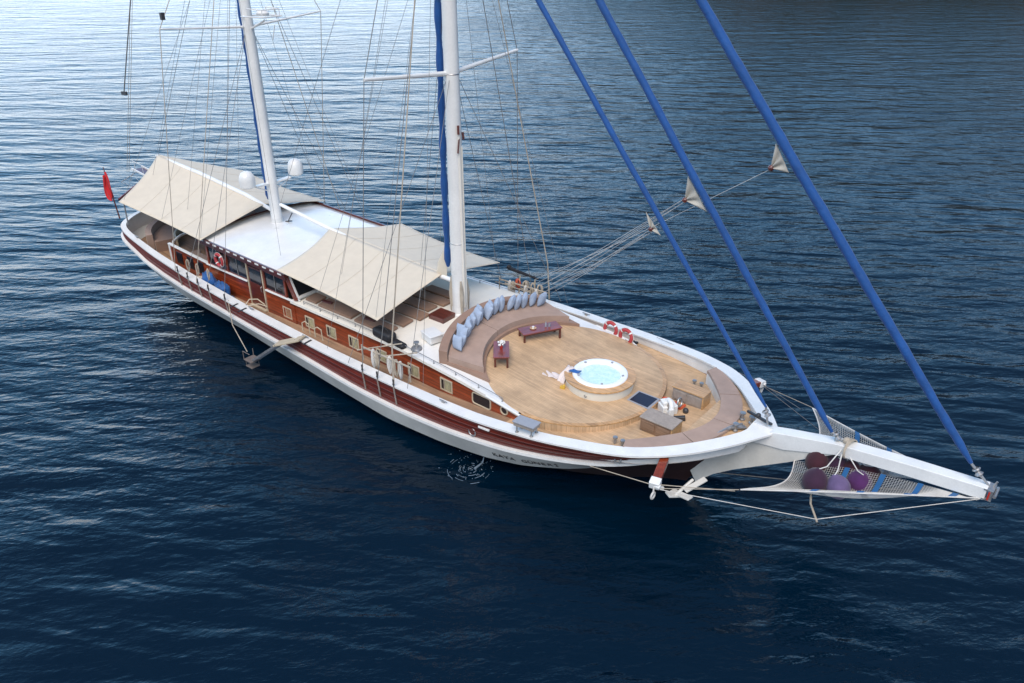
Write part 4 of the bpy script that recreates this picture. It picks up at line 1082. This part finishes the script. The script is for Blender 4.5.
# ------------------------------------------------------------------ bow seat pads
bo = [(-4.12,3.56),(-3.9,3.44),(-3.2,2.98),(-2.35,2.12),(-1.84,1.2),(-1.70,.5),(-1.68,0)]
bi = [(-4.28,3.08),(-4.15,3.0),(-3.5,2.28),(-2.88,1.5),(-2.55,.75),(-2.46,.3),(-2.45,0)]
def full(P):
    h_ = [Vector((x, -y, 0)) for x, y in P]; f_ = h_ + [Vector((p.x, -p.y, 0)) for p in reversed(h_[:-1])]
    return [(p.x, p.y) for p in resample(chaikin(f_, 2), 240)]
BO, BI = full(bo), full(bi)
segs = [(0, 67, 'pad of the bow seat at its near-side end beside the mooring bitts'), (68, 119, 'pad of the bow seat on the near side of the stem'), (120, 179, 'pad of the bow seat on the far side of the stem'), (180, 240, 'pad of the bow seat at its far-side end by the bulwark')]
for a, b, lb in segs:
    mb = MB(); band(mb, BO[a:b+1], BI[a:b+1], lambda x, y: 3.06+.03*(x+4.7), lambda x, y: 3.19+.04*(x+4.7))
    tag(mb.build('seat_pad', BROWN2, smooth=40, bevel=.035), 'taupe cushion ' + lb, 'seat pad', 'taupe pads of the curved bow seat')
mbb = MB(); band(mbb, BO, BI, lambda x, y: zd(x)-.01, lambda x, y: 3.055+.03*(x+4.7)); mbb.build('bow_bench', WHITE, Y, smooth=40)
# raised teak platform in the eyes of the bow
XP = [-2.9+.1*i for i in range(20)] + [-1.0]
def pf(u, v):
    x = XP[int(round(u*20))]; return Vector((x, (2*v-1)*max(.02, yin(x)-.01), 3.17))
mbb = MB(); mbb.grid(pf, 20, 1); mbb.build('bow_platform', TEAK, Y)
# ------------------------------------------------------------------ deck lockers and windlass
def locker(x0, x1, y0, y1, top, lid, side, label):
    z0 = zd((x0+x1)/2)+.01
    t = thing('deck_locker', label, 'locker', ((x0+x1)/2, (y0+y1)/2, z0), 0)
    mb = MB(); mb.box(((x0+x1)/2, (y0+y1)/2, (z0+top)/2-.02), (x1-x0-.08, y1-y0-.08, top-z0-.06)); mb.build('cabinet', side, t, smooth=0, bevel=.01)
    mb = MB(); mb.box(((x0+x1)/2, (y0+y1)/2, top-.02), (x1-x0, y1-y0, .05)); mb.build('lid', lid, t, smooth=0, bevel=.012)
    mb = MB(); mb.box((x1-.03, (y0+y1)/2, (z0+top)/2-.02), (.05, y1-y0-.02, top-z0-.08)); mb.build('lit_end_panel', OAK, t, smooth=0)  # golden against darker sides: light from the bow put into the colour
    mb = MB()
    for k in (-1, 1): mb.box(((x0+x1)/2+k*(x1-x0)*.23, y0+.03, (z0+top)/2-.02), ((x1-x0)*.4, .04, top-z0-.22))
    mb.build('panel', side, t, smooth=0, bevel=.01); return t
locker(-4.68, -3.30, -1.52, -.74, 3.20, GREYWOOD, varnish('brown_locker_side', (.22, .13, .08), rough=.5), 'brown deck locker with grey lid on the near side of the windlass')
locker(-4.80, -3.42, 1.12, 1.78, 3.20, OAK, GREYWOOD, 'deck locker with golden wooden lid and grey side beyond the windlass')
t = thing('anchor_windlass', 'white anchor windlass with dark drum between the two deck lockers', 'windlass', (-4.25,.12,2.54))
WR = Matrix.Rotation(rad(-35),3,'Z') @ Matrix.Rotation(rad(80),3,'X'); mb = MB(); mb.box((-4.45,.25,2.75), (.5,.62,.42), rad(-35)); mb.box((-4.5,.2,3.02), (.34,.40,.20), rad(-35)); mb.torus((-4.35,.10,2.95), .24, .10, WR, 28, 10); mb.box((-4.1,-.12,2.8), (.12,.2,.5), rad(-35)); mb.build('housing', WHITE, t, bevel=.03)
mb = MB(); mb.lathe([(.001,.06),(.14,.06),(.17,.02),(.17,-.06),(.001,-.06)], (-4.35,.10,2.95), 18, R=WR); mb.build('drum', GREYWOOD, t)
mb = MB(); mb.bar((-4.0,-.1,2.62),(-3.6,.1,2.72), .15, .2); mb.sphere((-3.7,-.35,2.68), .14, 10); mb.sphere((-3.85,.6,2.7), .12, 10); mb.build('motor', DSTEEL, t, bevel=.02)
mb = MB(); mb.torus((-4.15,.62,2.95), .17, .035, Matrix.Rotation(rad(80),3,'Y'), 16, 6); mb.build('hand_wheel', STEEL, t)
mb = MB(); rnd = random.Random(2)
pts = [(-5.0+.12*i+.06*math.sin(i*2.2), .55+.25*math.cos(i*1.4)+.05*i, 2.60+.05*abs(math.sin(i))) for i in range(9)]
mb.tube([Vector(p) for p in pts], .06, 7); mb.torus((-4.85,.75,2.68), .2, .05, None, 16, 6)
tag(mb.build('red_hose', ORANGE), 'coiled red hose on the deck behind the windlass', 'hose')

# ------------------------------------------------------------------ life rings on the port bulwark
def lifering(c, label, tilt):
    t = thing('life_ring', label, 'life ring', c, 0, 'red life rings')
    R3 = Matrix.Rotation(rad(90), 3, 'X') if not tilt else Matrix.Rotation(tilt, 3, 'Z') @ Matrix.Rotation(rad(82), 3, 'X')
    mb = MB(); mb.torus((0,0,0), .31, .085, R3, 32, 10); mb.build('ring', LIFER, t, local=True)
    for k in range(4):
        a = rad(45+90*k); mb = MB(); mb.torus((0,0,0), .31, .092, R3, 3, 10, a0=a-.09, a1=a+.09); mb.build('band', WHITE, t, local=True)
    mb = MB(); mb.torus((0,0,0), .41, .012, R3, 32, 5); mb.build('grab_line', ROPEW, t, local=True)
    return t
LIFER = paint('faded_red_life_ring', (.42, .045, .05), .55, .2, 6)
lifering((-9.45, 3.86, 3.05), 'red life ring on the far bulwark, the one nearer the sofa', rad(-2))
lifering((-8.60, 3.80, 2.99), 'red life ring on the far bulwark, the one nearer the bow', rad(-6))
mb = MB(); mb.bar((-8.45,4.15,2.62),(-8.15,4.1,2.70), .12, .10); mb.sphere((-8.4,4.12,2.66), .09, 8); tag(mb.build('life_light', BLACK, bevel=.02), 'small black light lying beside the life rings', 'light')
t = lifering((-28.6,-3.66,3.75), 'orange-red life ring hung at the after corner of the wheelhouse', rad(0)); t['group'] = 'wheelhouse gear'

# ------------------------------------------------------------------ loose gear
t = thing('rail_box', 'grey lidded box on short legs standing on the near rail', 'box', (-7.6,-4.72,2.9))
mb = MB(); mb.bar((-8.02,-4.66,3.32), (-7.08,-4.60,3.36), .52, .05); mb.build('lid', GREYBOX, t, smooth=0, bevel=.015)
mb = MB(); mb.bar((-7.98,-4.66,3.22), (-7.12,-4.60,3.26), .46, .15); mb.build('box', GREYWOOD, t, smooth=0, bevel=.01)
for x, y in ((-7.85,-4.82),(-7.22,-4.76),(-7.86,-4.50),(-7.24,-4.44)):
    mb = MB(); mb.tube([(x,y,zc(x)),(x,y,3.18)], .03, 8); mb.lathe([(.07,0),(.07,.03),(.03,.05)], (x,y,zc(x)), 10); mb.build('leg', STEEL, t)
t = thing('white_deck_box', 'small white plastic box on the coachroof beside the sofa', 'box', (-14.4,-2.5,3.45))
mb = MB(); mb.box((-14.45,-2.45,zr(-14.5,-2.4)+.18), (.80,.62,.32), rad(-15)); mb.build('body', WHITE, t, smooth=0, bevel=.04)
mb = MB(); mb.box((-14.45,-2.45,zr(-14.5,-2.4)+.36), (.86,.68,.06), rad(-15)); mb.build('lid', WHITE, t, smooth=0, bevel=.02)
t = thing('black_gear_case', 'black soft case lying on the coachroof edge below the awning corner', 'case', (-16.4,-3.5,3.35))
mb = MB(); mb.bar((-16.95,-3.42,3.50), (-15.75,-3.52,3.50), .50, .42); mb.build('bag', BLACK, t, smooth=40, bevel=.12)
mb = MB(); mb.bar((-15.7,-3.55,3.42), (-14.95,-3.60,3.40), .32, .22); mb.build('end_pocket', BLACK, t, smooth=40, bevel=.08)
mb = MB(); mb.tube([(-16.7,-3.42,3.72),(-16.4,-3.44,3.80),(-16.1,-3.46,3.72)], .02); mb.build('strap', DSTEEL, t)
mb = MB(); z_ = zr(-14.6,-3.3); mb.lathe([(.001,0),(.26,0),(.22,.08),(.08,.12),(.07,.26),(.12,.30),(.12,.34),(.001,.35)], (-14.55,-3.3,z_), 16); tag(mb.build('capstan', STEEL), 'grey deck winch on a round foot beside the black case', 'winch')
def blob(c, sz, seed, name, mat, label, cat, group=None):
    rnd = random.Random(seed); mb = MB(); ph = [rnd.uniform(0, 6) for _ in range(6)]
    def f(u, v):
        a = 2*math.pi*u; p = math.pi*v; k = 1+.10*math.sin(3*a+ph[0])*math.sin(p)+.08*math.sin(5*a+ph[1]+4*p)+.06*math.sin(7*p+ph[2])
        return Vector(c)+Vector((sz[0]*k*math.cos(a)*math.sin(p)**.7 if p > 0 else 0, sz[1]*k*math.sin(a)*math.sin(p)**.7, sz[2]*k*math.cos(p)))
    mb.grid(f, 24, 12); return tag(mb.build(name, mat, smooth=80), label, cat, group)
blob((-29.3,-4.05,2.42), (.55,.30,.55), 1, 'covered_bundle', BLUETARP, 'tall bundle under a blue tarpaulin on the near side deck', 'bundle')
blob((-28.2,-4.05,2.30), (.55,.30,.45), 2, 'covered_bundle', BLUETARP, 'lower bundle in a blue cover beside the taller one on the near side deck', 'bundle')
blob((-30.3,-4.0,2.15), (.45,.28,.30), 3, 'folded_canvas', AWN, 'pale folded canvas at the after end of the blue bundles', 'canvas')
blob((-27.3,-4.1,2.0), (.30,.2,.2), 4, 'small_blue_bag', BLUETARP, 'small blue bag on the side deck, forward of the blue bundles', 'bag')

# ------------------------------------------------------------------ bow net with fenders
BX = [0.9, 6.1]
def netpt(s, u, v):
    # v: 0 at the bowsprit, 1 at outer edge; u: 0 aft, 1 at tip
    inn = Vector((.75+5.45*u, s*.22, 3.0+1.15*u + .2*math.sin(math.pi*u)))
    A = Vector((.08, s*3.09, 3.2)); T = Vector((6.2, s*.24, 4.25)); out = A.lerp(T, u) + Vector((0, -s*.12*math.sin(math.pi*u), -.05*math.sin(math.pi*u)))
    p = inn.lerp(out, v); p.z -= .75*math.sin(math.pi*min(1, v*1.1))*math.sin(math.pi*min(1, u*1.15+.05))*(1-.3*v); p.x += .55*math.sin(math.pi*v)*(1-u)**4*.9
    return p
for s, lb in ((-1, 'white bowsprit net with blue bands holding the purple fenders, near side'), (1, 'white bowsprit net with blue bands, empty, on the far side')):
    t = thing('safety_net', lb, 'net', (.08, s*3.09, 3.2), 0, 'nets below the bowsprit')
    mb = MB(); nu, nv = 76, 40
    for i in range(nu):
        for j in range(nv):
            pass
    g = MB(); g.grid(lambda u, v: netpt(s, u, v), nu, nv)
    o = g.build('netting', NETW, t, smooth=0)
    md = o.modifiers.new('wire', 'WIREFRAME'); md.thickness = .016; md.use_even_offset = False; md.use_replace = True
    for u0 in (.30, .50, .70, .88):
        g = MB(); g.grid(lambda u, v: netpt(s, u0+.03*u, v)+Vector((0,0,.02)), 2, 24); g.build('band', NETB, t, smooth=0, solid=.012)
    g = MB(); g.tube([netpt(s, i/40, 1) for i in range(41)], .022, 6); g.tube([netpt(s, 0, i/20) for i in range(21)], .022, 6); g.build('edge_rope', ROPEW, t)
fen = [((817,462), PUR4, 'dark maroon round fender highest in the net, close to the knee', .34), ((836,464), PUR1, 'dark purple fender tucked under the bowsprit in the middle of the pile', .33),
       ((815,481), PUR1, 'purplish brown fender at the left of the pile, nearest the net corner', .37), ((838,487), PUR2, 'pale lilac fender at the front of the pile in the net', .34),
       ((859,482), PUR3, 'bright violet fender at the right of the pile', .36), ((869,473), PUR4, 'almost black fender at the right end of the pile under the bowsprit', .32), ((851,470), PUR4, 'small dark red fender half hidden behind the violet one', .28)]
for i, ((px, py), mt, lb, r) in enumerate(fen):
    p = at(px, py, z=3.28 if i in (0, 1, 5, 6) else 3.18)
    r *= 1.14; t = thing('fender', lb, 'fender', p, 0, 'fenders stowed in the bow net')
    R3 = Matrix.Rotation(random.uniform(-.5,.5), 3, 'X') @ Matrix.Rotation(random.uniform(-.4,.4), 3, 'Y')
    mb = MB(); mb.lathe([(.001,-r*1.05),(r*.5,-r*.95),(r*.9,-r*.5),(r,-.02),(r*.93,r*.4),(r*.62,r*.85),(r*.28,r*1.12),(.07,r*1.25),(.001,r*1.27)], (0,0,0), 20, R=R3); mb.build('cover', mt, t, local=True, smooth=80)
    mb = MB(); q = R3 @ Vector((0,0,r*1.25)); e = Vector((2.2,-.05,4.25))-p; mb.tube([q, q.lerp(e,.3)+Vector((.05,-.1,-.12)), q.lerp(e,.7)+Vector((0,-.06,-.1)), e], .02, 5); mb.build('lanyard', ROPEW, t, local=True)
mb = MB()
for k in range(5): mb.torus((2.25+.03*k, 0, 4.12), .34, .025, Matrix.Rotation(rad(90),3,'Y') @ Matrix.Rotation(rad(k*4),3,'X'), 20, 5)
mb.sphere((2.2,0,4.38), .13, 8); mb.build('lashing', ROPE, BSP)

# ------------------------------------------------------------------ cooling-water outlet and its splash
mf = NB('white_foam'); mf.b.inputs['Base Color'].default_value = (.15,.20,.25,1); mf.b.inputs['Roughness'].default_value = .5
FOAM = mf.mat
sp0 = at(470,469,z=0)
mb = MB(); rnd = random.Random(11)
for k in range(90):
    a = rnd.uniform(0, 6.28); r = abs(rnd.gauss(0, .38)); 
    if k > 55: r = rnd.uniform(.45, 1.0); 
    mb.sphere((sp0.x+r*math.cos(a)-(.5 if k > 75 else 0), sp0.y+r*math.sin(a), .01), rnd.uniform(.008,.026), 5, sz=.4)
for k in range(26):
    rr = rnd.choice((.28,.42,.60,.85))*rnd.uniform(.9, 1.1); a0 = rnd.uniform(0, 6.28); mb.torus((sp0.x, sp0.y, .004), rr, rnd.uniform(.006, .013), None, 8, 5, a0=a0, a1=a0+rnd.uniform(.2,.8))
tag(mb.build('splash_foam', FOAM), 'small ring of foam where the outlet water hits the sea', 'foam', kind='stuff')
e = at(484,457,y=-4.15)
mb = MB(); mb.tube([e, e+Vector((.02,-.12,-.2)), Vector((sp0.x+.15, sp0.y+.1, .02))], [.02,.03,.05], 6)
tag(mb.build('outlet_water', FOAM), 'thin jet of water pouring from the hull near the name', 'water jet')
